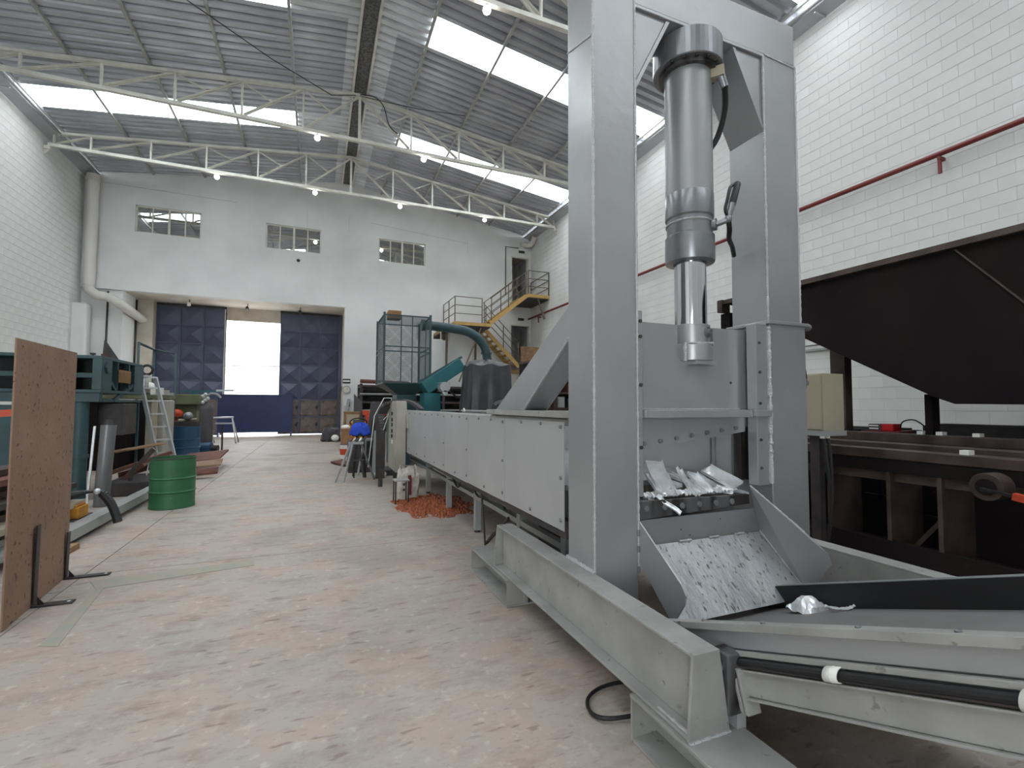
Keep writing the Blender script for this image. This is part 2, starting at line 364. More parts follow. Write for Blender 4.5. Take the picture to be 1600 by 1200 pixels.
# block walls with proud blocks
def block_wall(name, X, side, y0, y1, z0, z1, rank):
    root = sroot(name)
    s = side                                   # +1: faces +X, -1: faces -X
    MB().box(min(X, X - s * .2), max(X, X - s * .2), y0, y1, z0, z1).build('mortar_joint', 'mortar', root)
    L, Hh, jx, jz, d = .40, .20, .0018, .006, .008
    def blk(mb, yc, zc, hl=L / 2):
        mb.box(min(X, X + s * d), max(X, X + s * d), yc - hl + jx / 2, yc + hl - jx / 2, zc - Hh / 2 + jz / 2, zc + Hh / 2 - jz / 2)
    cells = []
    for r in range(int((z1 - z0) / Hh)):
        zc = z0 + Hh * (r + .5); off = (r % 2) * .2
        k = 0
        while y0 + off + L * (k + 1) <= y1 + .01:
            cells.append((y0 + off + L * (k + .5), zc)); k += 1
    def sz(c):
        v = RW.transposed() @ (Vector((X, c[0], c[1])) - O)
        if v.z < .3: return -1
        x = CX + F * v.x / v.z; y = CY - F * v.y / v.z
        if not (-10 < x < 1610 and -10 < y < 1210): return -1
        if rank(x, y): return -.5
        r0 = RW.transposed() @ (Vector((X, c[0] - .2, c[1])) - O); r1 = RW.transposed() @ (Vector((X, c[0] + .2, c[1])) - O)
        return abs(r0.x / r0.z - r1.x / r1.z) / v.z
    cells.sort(key=sz, reverse=True)
    one = MB(); blk(one, 0, 0); first = one.build('block', 'wall', root)
    first.location = (0, cells[0][0], cells[0][1])
    for c in cells[1:300]:
        o = first.copy(); col.objects.link(o); o.location = (0, c[0], c[1])
    rest = MB()
    for c in cells[300:]: blk(rest, c[0], c[1])
    for r in range(int((z1 - z0) / Hh)):
        if r % 2: blk(rest, y0 + .1, z0 + Hh * (r + .5), .1)
        ye = max([c[0] for c in cells if abs(c[1] - z0 - Hh * (r + .5)) < .01]) + .2
        if y1 - ye > .02: blk(rest, (y1 + ye) / 2, z0 + Hh * (r + .5), (y1 - ye) / 2)
    rest.build('block_courses', 'wall', root, kind='stuff')
    return root
hid_r = lambda x, y: (886 < x < 993) or (1039 < x < 1118 and y < 400) or (1145 < x < 1250) or (x > 1250 and 447 - .243 * (x - 1250) < y < 447 + .47 * (x - 1250) + 60) or y > 660
wr_ = block_wall('wall_right', XR, -1, YB, YW, 0, 9.0, hid_r)
wl_ = block_wall('wall_left', XL, 1, YB, YD + 3, 0, 9.0, lambda x, y: y > 560)
# ledge and painted capping on the right wall
MB().box(XR - .07, XR - .012, YB, 6.6, 2.36, 2.40).build('ledge', 'pipegrey', wr_)
# far wall with opening, windows and doorways
wb = sroot('wall_back')
OX0, OX1, OZ = XL, 0.96, 5.17
WIN = [(-5.98, -4.03, 7.25, 8.21), (-1.93, .02, 7.21, 8.17), (2.23, 4.17, 7.2, 8.16), (3.82, 5.26, 4.03, 4.75)]
DR = [(8.16, 9.02, 5.98, 8.12), (8.13, 9.08, 2.87, 4.96)]
holes = [(OX0, OX1, 0, OZ)] + WIN + DR
xsb = sorted(set([XL, XR, RX] + [h[0] for h in holes] + [h[1] for h in holes]))
zsb = sorted(set([0.0, 9.0] + [h[2] for h in holes] + [h[3] for h in holes]))
mb = MB()
for i in range(len(xsb) - 1):
    j = 0
    while j < len(zsb) - 1:
        xm = (xsb[i] + xsb[i + 1]) / 2
        def solid(jj): zm = (zsb[jj] + zsb[jj + 1]) / 2; return not any(h[0] < xm < h[1] and h[2] < zm < h[3] for h in holes)
        if solid(j):
            k = j
            while k + 1 < len(zsb) - 1 and solid(k + 1): k += 1
            mb.box(xsb[i], xsb[i + 1], YW, YW + .22, zsb[j], zsb[k + 1]); j = k + 1
        else: j += 1
mb.build('plaster_face', 'plaster', wb)
# gable: plain lower strip with a step line, then rendered blocks up to the sheets
MB().prism([(XL, YW, 9.0), (XR, YW, 9.0), (XR, YW, roofz(XR) - .02), (RX, YW, RZ - .02), (XL, YW, roofz(XL) - .02)], (0, .2, 0)).build('gable', 'plaster', wb)
ft = MB()
ft.beam((XL + .2, YW - .004, 8.83), (-2.9, YW - .004, 8.80), .008, .012); ft.box(-.5, -.488, YW - .006, YW, 8.1, 8.9)
ft.box(1.05, 1.06, YW - .006, YW, 8.25, 8.9); ft.box(6.05, 6.06, YW - .006, YW, 8.0, 8.6); ft.beam((1.9, YW - .004, 8.75), (6.05, YW - .004, 8.45), .008, .01)
ft.build('hairline_crack', 'mortar', wb)
# recess of the gate: soffit, right jamb, left pillar, lintel beam over the gap
so = struct(MB().box(XL, OX1, YW + .221, YD + .2, OZ, OZ + .3).build('trim_1', 'cream'))
struct(MB().box(OX1, OX1 + .3, YW + .22, YD + .2, 0, OZ).build('trim_2', 'cream'))
struct(MB().box(XL, -5.74, 21.45, YD + .25, 0, OZ - .002).build('wall_gate_side', 'cream'))
struct(MB().box(XL + .012, -6.25, YW + .08, 21.449, 0, OZ - .002).build('wall_gate_return', 'plaster'))
struct(MB().box(-3.42, -1.44, YD + .14, YD + .26, 4.66, OZ).build('trim_3', 'cream'))
struct(MB().box(XL, XR, YD + .25, YD + .45, OZ, 9.3).build('wall_outer', 'plaster'))
struct(MB().box(OX1, XR, YD + .25, YD + .45, 0, OZ).build('wall_outer', 'plaster'))
# upper office and stair rooms behind the far wall
struct(MB().box(XL, 7.5, YW + .225, YD + .24, 5.48, 5.6).build('floor_upper', 'cream'))
struct(MB().box(7.6, XR, YW + .25, YD + .24, 8.4, 8.6).build('ceiling_stair', 'cream'))
struct(MB().box(XL, 7.6, YW + .2, YD + .3, 8.6, 8.7).build('ceiling_office', 'ceil'))
struct(MB().box(7.6, XR, YW + .25, YD + .3, 5.3, 5.97).build('floor_landing', 'cream'))
struct(MB().box(7.6, XR, YW + .25, YD + .3, 2.7, 2.86).build('floor_lower_room', 'cream'))
struct(MB().box(XR, XR + .2, YW + .001, YD + .45, 0, 9.2).build('wall_stair', 'plaster'))
struct(MB().box(7.5, 7.6, YW + .22, YD + .3, 0, 8.7).build('wall_inner', 'plaster'))
struct(MB().box(OX1 + .3, 7.5, YW + .22, YD + .3, 0.0, .02).build('floor_store', 'cream'))
# windows: frame, mullions, panes
for wi, (x0, x1, z0, z1) in enumerate(WIN):
    r = sroot('window_%d' % (wi + 1), ((x0 + x1) / 2, YW + .1, z0))
    fm = MB(); t = .045
    for b in [(x0, x1, z0, z0 + t), (x0, x1, z1 - t, z1), (x0, x0 + t, z0, z1), (x1 - t, x1, z0, z1)]: fm.box(b[0], b[1], YW + .06, YW + .12, b[2], b[3])
    fm.build('window_frame', 'steelw', r)
    for k in range(1, 4):
        xm = x0 + (x1 - x0) * k / 4; ww = .035 if k == 2 else .02
        MB().box(xm - ww, xm + ww, YW + .07, YW + .11, z0 + t, z1 - t).build('mullion', 'steelw', r)
    for k in range(4):
        a = x0 + (x1 - x0) * k / 4 + .025; b = x0 + (x1 - x0) * (k + 1) / 4 - .025
        MB().box(a, b, YW + .085, YW + .09, z0 + t, z1 - t).build('pane', 'glass', r)
# doorways: frames and open leaves
for di, (x0, x1, z0, z1) in enumerate(DR):
    r = sroot('door_%d' % (di + 3), ((x0 + x1) / 2, YW, z0))
    fm = MB()
    for b in [(x0 - .04, x0 + .03, z0, z1 + .04), (x1 - .03, x1 + .04, z0, z1 + .04), (x0 + .03, x1 - .03, z1 - .03, z1 + .04)]: fm.box(b[0], b[1], YW - .02, YW + .16, b[2], b[3])
    fm.build('door_frame', 'steelw', r)
    lf = MB().box(x1 - .06, x1 - .02, YW + .16, YW + 1.0, z0 + .01, z1 - .05).build('door_leaf', 'ceil', r)
    MB().cyl((x1 - .06, YW + .85, z0 + 1.0), (x1 - .12, YW + .85, z0 + 1.0), .02).build('door_handle', 'dark', lf)
    tag(MB().box(x0 + .36, x0 + .66, YW - .012, YW - .002, z1 + .22, z1 + .34).build('door_sign', 'dark'), ['small dark sign above the upper stair doorway', 'small dark sign above the lower stair doorway'][di], 'sign')
# the back of the hall behind the camera, with an unseen opening added and sized for its light
wf = sroot('wall_front')
mb = MB(); mb.box(XL, -5.6, YB - .2, YB, 0, 9.0).box(-2.4, XR, YB - .2, YB, 0, 9.0).box(-5.6, -2.4, YB - .2, YB, 3.5, 9.0)
mb.build('plaster_face', 'plaster', wf)
MB().prism([(XL, YB - .2, 9.0), (XR, YB - .2, 9.0), (XR, YB - .2, roofz(XR) - .02), (RX, YB - .2, RZ - .02), (XL, YB - .2, roofz(XL) - .02)], (0, .2, 0)).build('gable', 'plaster', wf)
# ------------------------------------------------------------------ roof: corrugated sheets
rf = sroot('ceiling')
def sheet_mb(xa, xb, w_=1.0, pitch=.25, dep=.08):
    prof = []
    n = int(round(w_ / pitch))
    for k in range(n):
        y = k * pitch
        prof += [(y, 0), (y + pitch * .5, 0), (y + pitch * .6, dep), (y + pitch * .88, dep)]
    prof.append((w_ + .02, 0))
    mb = MB(); vs = []
    for x in (xa, xb): vs += [(x, y, roofz(x) + z) for y, z in prof]
    k = len(prof); mb.add(vs, [(i, i + 1, k + i + 1, k + i) for i in range(k - 1)]); return mb
segs = [(XL - .05, -.72, 'sheet'), (-.78, RX - .42, 'sheet'), (RX + .62, 2.32, 'sheet'), (2.28, XR + .05, 'sheet')]
protos = {}
ysh = YB - .75
k = 0
ROWS = int((YD - .1 - ysh) / 1.0) + 1
for r in range(ROWS):
    y = ysh + r
    sky = any(abs(y - s) < .3 for s in SKYLIGHT_Y)
    for si, (a, b, mm) in enumerate(segs):
        inner = si in (1, 2)
        m_ = ('skylight' if not inner else 'zinc') if sky else mm
        key = (si, m_)
        if key not in protos:
            o = sheet_mb(a, b).build('skylight_sheet' if m_ == 'skylight' else 'roof_sheet', m_, rf)
            if m_ == 'skylight': o['label'] = 'bright translucent skylight sheet'
            if m_ == 'zinc': o['label'] = 'pale galvanised sheet by the ridge'
            protos[key] = o
        else:
            o = protos[key].copy(); col.objects.link(o)
        o.location = (0, y, 0)
    for key, (a, b) in (('zl', (RX - .46, RX)), ('zr', (RX, RX + .66))):
        if key not in protos:
            o = sheet_mb(a, b).build('ridge_sheet', 'zinc', rf, label='shiny galvanised ridge sheet'); protos[key] = o
        else: o = protos[key].copy(); col.objects.link(o)
        o.location = (0, y, -.012)
MB().prism([(RX - .25, YB - .8, RZ + .06), (RX, YB - .8, RZ + .10), (RX + .25, YB - .8, RZ + .06), (RX + .25, YB - .8, RZ + .08), (RX, YB - .8, RZ + .12), (RX - .25, YB - .8, RZ + .08)], (0, YD - YB + .8, 0)).build('ridge_cap', 'sheet', rf)
MB().box(.80, 1.12, YB, YW - .01, RZ - .075, RZ - .06).build('ridge_strip', mat('speckled_dark_sheet', srgb(108, 108, 108), .7, color2=srgb(70, 70, 70), scale=20, lo=.4, hi=.6), rf, label='dark speckled strip along the ridge')
# gutters
for gi, (gx, s) in enumerate(((XL, 1), (XR, -1))):
    t = thing('gutter', ['grey sheet gutter along the top of the left wall', 'grey sheet gutter along the top of the right wall'][gi], 'gutter', (gx, 7, 8.9))
    MB().prism([(gx + s * .02, YB, 8.95), (gx + s * .32, YB, 9.03), (gx + s * .32, YB, 9.1), (gx + s * .3, YB, 9.1), (gx + s * .3, YB, 9.06), (gx + s * .02, YB, 8.98)], (0, YW - YB - .02, 0)).build('gutter_trough', 'sheet', t)
    for k in range(1, 9):
        y = YB + 3 * k
        MB().box(min(gx + s * .02, gx + s * .33), max(gx + s * .02, gx + s * .33), y, y + .03, 8.93, 8.95).build('bracket', 'sheet', t)
    MB().cyl((gx + s * .37, YB, 9.07), (gx + s * .37, YW - .02, 9.07), .035, n=8).build('edge_tube', 'purlin', t)
# purlins
PX = [-7.0, -5.5, -3.95, -2.37, -.75, .76, 1.16, 2.3, 3.95, 5.55, 7.05, 8.7]
pnames = ['grey roof purlin next to the left gutter', 'second grey roof purlin from the left wall', 'third grey roof purlin from the left wall', 'fourth grey roof purlin from the left wall', 'fifth grey roof purlin, first one left of the ridge pair', 'pale ridge purlin on the left side of the ridge gap', 'pale ridge purlin on the right side of the ridge gap', 'first grey roof purlin right of the ridge pair', 'second grey roof purlin right of the ridge pair', 'third grey roof purlin right of the ridge pair', 'fourth grey roof purlin right of the ridge pair', 'grey roof purlin next to the right gutter']
for k, x in enumerate(PX):
    ridge = k in (5, 6)
    hh = .075
    zt = roofz(x) - .012 - (0.01 if ridge else 0)
    o = MB().box(x - .03, x + .03, YB, YW - .01, zt - hh, zt).build('purlin', 'steelw' if ridge else 'purlin')
    tag(o, pnames[k], 'purlin', 'roof purlins')
# trusses
def truss(Y, label):
    t = thing('roof_truss', label, 'truss', (RX, Y, 8.7), 'roof trusses')
    zb = 8.66; ze = 9.04; zr = 10.02
    topz = lambda x: zr - (zr - ze) * abs(x - RX) / 8.3
    def ang(p0, p1, name, w_=.045, gap=.055):
        mb = MB()
        for s in (-1, 1):
            a = Vector(p0); b = Vector(p1); a.y += s * gap / 2; b.y += s * gap / 2; mb.beam(a, b, .008, w_)
            a2 = Vector(a); b2 = Vector(b); a2.y += s * w_ / 2; b2.y += s * w_ / 2
            mb.beam(a2, b2, w_, .008)
        return mb.build(name, 'steelw', t)
    MB().box(XL + .1, XR - .1, Y - .05, Y + .05, zb, zb + .09).build('bottom_chord', 'steelw', t)
    for s, xe in ((-1, XL + .12), (1, XR - .12)):
        MB().beam((RX, Y, zr), (xe, Y, topz(xe)), .1, .075).build('top_chord', 'steelw', t)
    nodes = [0] + [s * 1.455 * k for k in range(1, 6) for s in (-1, 1)] + [-8.12, 8.03]
    for d in nodes:
        x = RX + d
        mb = MB(); wv = .045 if d else .07
        mb.box(x - wv / 2, x + wv / 2, Y - .035, Y + .035, zb + .09, topz(x) - .03)
        mb.build('post', 'steelw', t)
    for s in (-1, 1):
        ends = [1.455 * k for k in range(6)] + [8.1 if s < 0 else 8.0]
        for k in range(6):
            xi = RX + s * ends[k]; xo = RX + s * ends[k + 1]
            ti = Vector((xi + s * .03, Y, topz(xi) - .05)); bo = Vector((xo - s * .05, Y, zb + .11))
            if k == 5: ang(ti, bo, 'diagonal_brace'); continue
            ang(ti, bo, 'diagonal_brace')
            if k < 3:
                ang((xo - s * .04, Y, topz(xo) - .06), ti.lerp(bo, .52), 'short_strut', .03, .03)
    for s, xe in ((-1, XL), (1, XR)):
        mb = MB(); g = -s
        mb.box(min(xe + g * .014, xe + g * .16), max(xe + g * .014, xe + g * .16), Y - .06, Y + .06, zb - .1, zb - .002)
        mb.prism([(xe + g * .014, Y - .02, zb - .1), (xe + g * .14, Y - .02, zb - .1), (xe + g * .014, Y - .02, zb - .26)], (0, .04, 0))
        mb.build('wall_bracket', 'steelw', t)
    return t
truss(17.4, 'white gabled roof truss closest to the far wall')
truss(13.75, 'white gabled roof truss, second from the far wall')
truss(8.0, 'white gabled roof truss overhead behind the grey press column top')
truss(-.5, 'white gabled roof truss behind the camera')
# lamps under the trusses
LAMPS = [(-3.12, 17.4, 'lit round lamp under far truss, leftmost, above the left window'), (-.21, 17.4, 'lit round lamp under far truss, above the middle window'), (2.67, 17.4, 'lit round lamp under far truss, near the third window'), (5.95, 17.4, 'lit round lamp under far truss, rightmost, above the stairs'),
         (-.14, 13.75, 'lit round lamp under second truss, left of its centre'), (2.78, 13.75, 'lit round lamp under second truss, right of its centre'), (2.75, 8.0, 'large lit round lamp under the nearest truss at the top of the photo')]
for x, y, lb in LAMPS:
    t = thing('bay_lamp', lb, 'lamp', (x, y, 8.66), 'round lamps under the roof trusses')
    MB().cyl((x, y, 8.66), (x, y, 8.60), .035, .05).build('socket', 'white', t)
    MB().sphere((x, y, 8.55), .075, 14).build('bulb', 'lamp', t)
# ================================================================== HYDRAULIC SHEAR PRESS
PR = thing('guillotine_press', 'large grey hydraulic guillotine press in the foreground, portal frame with vertical cylinder', 'press', (1.99, 2.12, 0))
LX0, LX1, RX0, RX1 = 1.256, 1.513, 2.453, 2.728
FY0, FY1 = 2.0, 2.262
MB().box(LX0, LX1, FY0, FY1, .172, 3.64).build('column', 'paint', PR, bevel=.008)
MB().box(RX0, RX1, FY0, FY1, .172, 3.383).build('column', 'paint', PR, bevel=.008)
MB().box(LX1 + .001, RX1, FY0 , FY1, 3.385, 3.64).build('crossbeam', 'paint', PR, bevel=.006)
MB().box(LX1 + .003, RX0 - .003, FY0 - .004, FY1 + .004, 3.366, 3.384).build('crossbeam_plate', 'paint', PR, bevel=.003)
# welds down the column corners and mitres
for x, zt_ in ((LX0, 3.62), (LX1, 3.62), (RX0, 3.38), (RX1, 3.38)): weld(PR, (x, FY0 - .001, .45), (x, FY0 - .001, zt_), .0065)
weld(PR, (RX0, FY0 - .002, 3.385), (RX1, FY0 - .002, 3.37), .006)
weld(PR, (LX0 - .001, FY0 + .01, 3.14), (LX0 - .001, FY1, 3.22), .005)
# haunches under the crossbeam: two cheeks and an inclined plate each
for s, x in ((1, LX1), (-1, RX0)):
    for y in (FY0 + .012, FY1 - .03):
        MB().prism([(x + s * .002, y, 3.364), (x + s * .215, y, 3.364), (x + s * .002, y, 2.955)], (0, .014, 0)).build('gusset_cheek', 'paint', PR)
    MB().prism([(x + s * .217, FY0 + .004, 3.364), (x + s * .24, FY0 + .004, 3.364), (x + s * .002, FY0 + .004, 2.91), (x + s * .002, FY0 + .004, 2.953)], (0, FY1 - FY0 - .012, 0)).build('gusset_plate', 'paint', PR)
# base beams on feet (left and right)
def base(s, xi):                                   # s=-1 left beam, xi = column outer face; mirrored for right
    a = lambda u: xi + s * u
    nm = 'base_beam'
    mb = MB()
    Y0, Y1 = 1.245, 3.04
    zb, zt = .172, .445
    def bx(u0, u1, y0, y1, z0, z1): mb.box(min(a(u0), a(u1)), max(a(u0), a(u1)), y0, y1, z0, z1)
    bx(.0, .112, Y0, Y1, zt - .012, zt)           # top flange
    bx(.0, .075, Y0 + .01, Y1 - .01, zb + .012, zt - .012)   # web box
    bx(-.02, .13, Y0, Y1, zb, zb + .012)          # bottom flange
    mb.build(nm, 'beam', PR, bevel=.003)
    for y in (Y0 - .012, Y1):                      # tapered end plates
        MB().prism([(a(-.04), y, zb + .001), (a(.135), y, zb + .001), (a(.112), y, zt), (a(.0), y, zt)], (0, .012, 0)).build('end_plate', 'beam', PR, bevel=.002)
    weld(PR, (a(-.04), Y0 - .014, zb), (a(.135), Y0 - .014, zb), .006)
    for (y0, y1) in ((2.78, 3.52), (.45, 1.53)):
        fm = MB()
        def fx(u0, u1, b0, b1, z0, z1): fm.box(min(a(u0), a(u1)), max(a(u0), a(u1)), b0, b1, z0, z1)
        fx(-.1, .145, y0, y1, .158, .171); fx(-.1, .145, y0, y1, 0.002, .014); fx(-.0, .03, y0, y1, .014, .158)
        fm.build('foot', 'beam', PR, bevel=.002)
        for y in ((y0, y1 - .012)):
            MB().box(min(a(.03), a(.142)), max(a(.03), a(.142)), y + .001, y + .011, .0145, .1575).build('foot_stiffener', 'beam', PR)
    weld(PR, (a(.112), 1.255, zb + .013), (a(.112), 1.53, .172), .007)
base(-1, LX0); base(1, RX1)
weld(PR, (LX0 - .003, FY0, .448), (LX0 - .003, FY1, .448), .012)
# lower casing of the right column and the guides
MB().box(RX0 - .012, RX1 + .016, FY0 - .018, FY1 + .01, .45, 1.74).build('column_casing', 'paint', PR, bevel=.006)
lip = MB(); lip.box(RX0 - .03, RX1 + .03, FY0 - .036, FY0 - .014, 1.735, 1.755); lip.box(RX0 - .034, RX0 - .012, FY0 - .03, FY1 + .02, 1.735, 1.755); lip.box(RX1 + .012, RX1 + .035, FY0 - .03, FY1 + .02, 1.735, 1.755)
lip.build('casing_rim', 'paint', PR, bevel=.003)
MB().box(LX1 + .001, LX1 + .036, FY0 + .002, FY0 + .06, .79, 1.745).build('guide_strip', 'paint', PR, bevel=.003)
MB().box(2.335, 2.425, FY0 - .012, FY0 + .055, .80, 1.735).build('guide_strip', 'paint', PR, bevel=.004)
MB().box(2.375, 2.44, 2.14, 2.20, .81, 1.70).build('dark_gap_liner', 'oily', PR, bevel=.002)
MB().box(2.386, 2.40, 2.07, 2.084, .84, 1.72).build('dark_gap_liner', 'oily', PR)  # thin dark strip painting the black shade of the gap beside the carrier
weld(PR, (2.434, FY0 - .016, .81), (2.434, FY0 - .016, 1.72), .013)
weld(PR, (LX1 + .001, FY0, .8), (LX1 + .001, FY0, 1.74), .005)
bolts(PR, [(LX1 + .022, FY0 + .003, z) for z in (1.69, 1.61, 1.36, 1.04)], (0, -1, 0), .011, .008, 'dark')
bolts(PR, [(2.36, FY0 - .012, z) for z in (1.62, 1.45, 1.27, 1.06, .9)], (0, -1, 0), .009, .007, 'dark')
# ram: blade carrier with a U cut-out, stiffening shelf, bolted blade
RY0, RY1 = 2.085, 2.135
prof = [(1.555, RY0, 1.04), (2.384, RY0, 1.135), (2.384, RY0, 1.705), (2.11, RY0, 1.705), (2.11, RY0, 1.60), (1.85, RY0, 1.60), (1.85, RY0, 1.705), (1.555, RY0, 1.705)]
ram = MB().prism([prof[0], prof[1], prof[2], prof[3], prof[4], prof[5], prof[6], prof[7]], (0, .05, 0)).build('blade_carrier', 'paint', PR)
MB().prism([(1.553, 2.066, 1.015), (2.33, 2.066, 1.105), (2.33, 2.066, 1.19), (1.553, 2.066, 1.19)], (0, .018, 0)).build('upper_blade', 'paint', ram, bevel=.002)
MB().box(1.552, 2.30, 1.985, 2.084, 1.19, 1.232).build('shelf_bar', 'paint', ram, bevel=.003)
MB().box(2.30, 2.425, 1.962, 1.985, 1.195, 1.232).build('shelf_end', 'paint', ram, bevel=.003)
weld(ram, (1.6, 2.08, 1.236), (2.3, 2.08, 1.236), .005)
bolts(ram, [(1.60 + .108 * k, 2.066, 1.053 + .0125 * k) for k in range(7)], (0, -1, 0), .013, .014)
bolts(ram, [(1.60, 2.084, 1.39), (2.24, 2.084, 1.39)], (0, -1, 0), .008, .003, 'dark')
# cylinder
cxx, cyy = 1.985, 2.125
CYL = thing('hydraulic_cylinder', '', 'cylinder', (cxx, cyy, 3.36)); del CYL['category']; del CYL['label']; CYL.parent = PR; CYL.location = (cxx - 1.99, cyy - 2.12, 3.36)
MB().lathe(cxx, cyy, [(0, 3.205), (.19, 3.205), (.195, 3.21), (.195, 3.36), (.19, 3.364), (0, 3.364)], 48, False).build('cylinder_flange', 'machined', CYL)
MB().lathe(cxx, cyy, [(0, 3.18), (.16, 3.18), (.16, 3.204)], 40).build('lower_flange', 'oily', CYL)
MB().lathe(cxx, cyy, [(.132, 3.19), (.132, 2.47)], 48).build('barrel', 'paint', CYL)
MB().lathe(cxx, cyy, [(.132, 2.47), (.1345, 2.465), (.1345, 2.335), (.126, 2.325), (.126, 2.235), (.136, 2.225), (.137, 2.09), (.134, 2.078), (.09, 2.074)], 48).build('gland_ring', 'machined', CYL)
weldring = [(cxx + .128 * math.cos(a), cyy + .128 * math.sin(a), 2.30) for a in [2 * math.pi * k / 60 for k in range(61)]]
MB().tube(weldring, .006, 6, lambda i: .7 + .6 * random.random()).build('weld_ring', 'weld', CYL)
MB().lathe(cxx, cyy, [(.088, 2.08), (.088, 1.70)], 40).build('piston_rod', 'chrome', CYL)
MB().lathe(cxx, cyy, [(0, 1.715), (.088, 1.715), (.103, 1.71), (.103, 1.60)], 40).build('rod_clamp', 'paint', CYL)
MB().lathe(cxx, cyy, [(.11, 1.60), (.114, 1.595), (.114, 1.51), (.11, 1.505), (0, 1.505)], 40).build('rod_collar', 'paint', CYL)
MB().box(cxx - .06, cxx + .09, cyy - .1, cyy - .02, 1.485, 1.506).build('collar_pad', 'paint', CYL)
weld(CYL, (cxx - .1, cyy - .09, 1.6), (cxx + .06, cyy - .108, 1.605), .006)
weld(CYL, (cxx - .108, cyy - .075, 1.605), (cxx - .108, cyy - .07, 1.5), .011)
bd = Vector((.25, -1, 0)).normalized(); p = Vector((cxx, cyy, 1.665)) + bd * .1
MB().cyl(p, p + bd * .012, .03, n=20).build('bolt_washer', 'machined', CYL)
MB().cyl(p + bd * .012, p + bd * .026, .017, n=14).build('bolt', 'machined', CYL)
for k in range(8):
    a = math.radians(200 + 22 * k); q = Vector((cxx + .176 * math.cos(a), cyy + .176 * math.sin(a), 3.205))
    MB().cyl(q, q - Vector((0, 0, .012)), .011, n=6).build('flange_bolt', 'dark', CYL)
# upper port block and hose
d1 = Vector((.62, -.78, 0)).normalized()
q = Vector((cxx, cyy, 3.16)) + d1 * .13
MB().beam(q, q + d1 * .07, .055, .06).build('port_block', 'beige', CYL)
MB().cyl(q + d1 * .045, q + d1 * .05 + Vector((.03, .0, -.08)), .025, .022).build('port_fitting', 'machined', CYL)
hp = [q + d1 * .05 + Vector((.03, 0, -.07)), q + Vector((.12, .02, -.16)), q + Vector((.12, .08, -.3)), q + Vector((.05, .12, -.42)), q + Vector((.02, .16, -.5)), q + Vector((.05, .2, -.53)), q + Vector((.1, .24, -.52))]
def smooth(pts, n=6):
    pts = [Vector(p) for p in pts]; out = []
    for i in range(len(pts) - 1):
        p0 = pts[max(i - 1, 0)]; p1 = pts[i]; p2 = pts[i + 1]; p3 = pts[min(i + 2, len(pts) - 1)]
        for k in range(n):
            t = k / n
            out.append(.5 * ((2 * p1) + (p2 - p0) * t + (2 * p0 - 5 * p1 + 4 * p2 - p3) * t * t + (3 * p1 - p0 - 3 * p2 + p3) * t ** 3))
    out.append(pts[-1]); return out
MB().tube(smooth(hp), .017).build('hydraulic_hose', 'black', CYL)
# lower port with elbow and two hoses
d2 = Vector((.55, -.83, 0)).normalized(); q = Vector((cxx, cyy, 2.28)) + d2 * .125
MB().cyl(q, q + d2 * .022, .034, n=20).cyl(q + d2 * .02, q + d2 * .07 + Vector((.01, 0, .015)), .017, n=12).build('port_boss', 'machined', CYL)
e = q + d2 * .075 + Vector((.012, 0, .02))
MB().sphere(e, .022).cyl(e, e + Vector((.03, .0, .09)), .016, .02, n=12).build('port_fitting', 'machined', CYL)
MB().tube(smooth([e + Vector((.028, 0, .08)), e + Vector((.045, 0, .13)), e + Vector((.075, .01, .19)), e + Vector((.095, .02, .225))]), .02).build('hose_sleeve', 'black', CYL)
MB().tube(smooth([e + Vector((0, 0, .01)), e + Vector((-.02, 0, .05)), e + Vector((.0, 0, .12)), e + Vector((.03, .01, .19)), e + Vector((.09, .03, .23))]), .009).build('hydraulic_hose', 'black', CYL)
MB().tube(smooth([e, e + Vector((.03, .02, -.05)), e + Vector((.09, .08, -.075)), e + Vector((.2, .16, -.08)), e + Vector((.3, .24, -.1))]), .014).build('hydraulic_hose', 'black', CYL)
# lower table: blade, front plate, chute
MB().prism([(LX1 + .002, 2.03, .665), (2.31, 2.03, .695), (2.31, 2.03, .748), (LX1 + .002, 2.03, .762)], (0, .06, 0)).build('lower_blade', 'oily', PR, bevel=.002)
bolts(PR, [(1.585 + .118 * k, 2.03, .722 - .001 * k) for k in range(6)], (0, -1, 0), .016, .006, 'machined', 'blade_bolt', 16)
MB().box(LX1 + .002, RX0 - .014, 2.035, 2.06, .45, .664).build('front_plate', 'paintd', PR)
CH = Vector((1.535, 2.022, .535)), Vector((2.37, 2.022, .535)), Vector((2.41, 1.755, .268)), Vector((1.53, 1.755, .268))
MB().prism([CH[3], CH[2], CH[1], CH[0]], (0, -.007, -.008)).build('chute_floor', 'chute', PR)
lw = [(1.512, 2.0, .675), (1.512, 1.70, .46), (1.512, 1.672, .42), (1.512, 1.682, .375), (1.512, 1.755, .262), (1.512, 1.995, .47)]
MB().prism(lw, (.008, 0, 0)).build('chute_wing', 'paint', PR)
rw_ = [(2.30, 2.02, .80), (2.40, 1.76, .585), (2.425, 1.66, .50), (2.43, 1.645, .455), (2.425, 1.68, .40), (2.412, 1.755, .262), (2.375, 2.02, .53)]
MB().prism(rw_, (.008, .002, 0)).build('chute_wing', 'paint', PR)
weld(PR, (2.37, 2.015, .54), (2.408, 1.76, .275), .005); weld(PR, (2.30, 2.015, .80), (2.40, 1.765, .588), .005)
for a, b in ((.02, .1), (.3, .4), (.55, .63), (.78, .86)): weld(PR, CH[0].lerp(CH[1], a) + Vector((0, -.004, .004)), CH[0].lerp(CH[1], b) + Vector((0, -.004, .004)), .006)
for z in (.42, .52, .60): MB().cyl((1.508, 1.992, z), (1.508, 1.992, z + .03), .006).build('hinge_pin', 'machined', PR)
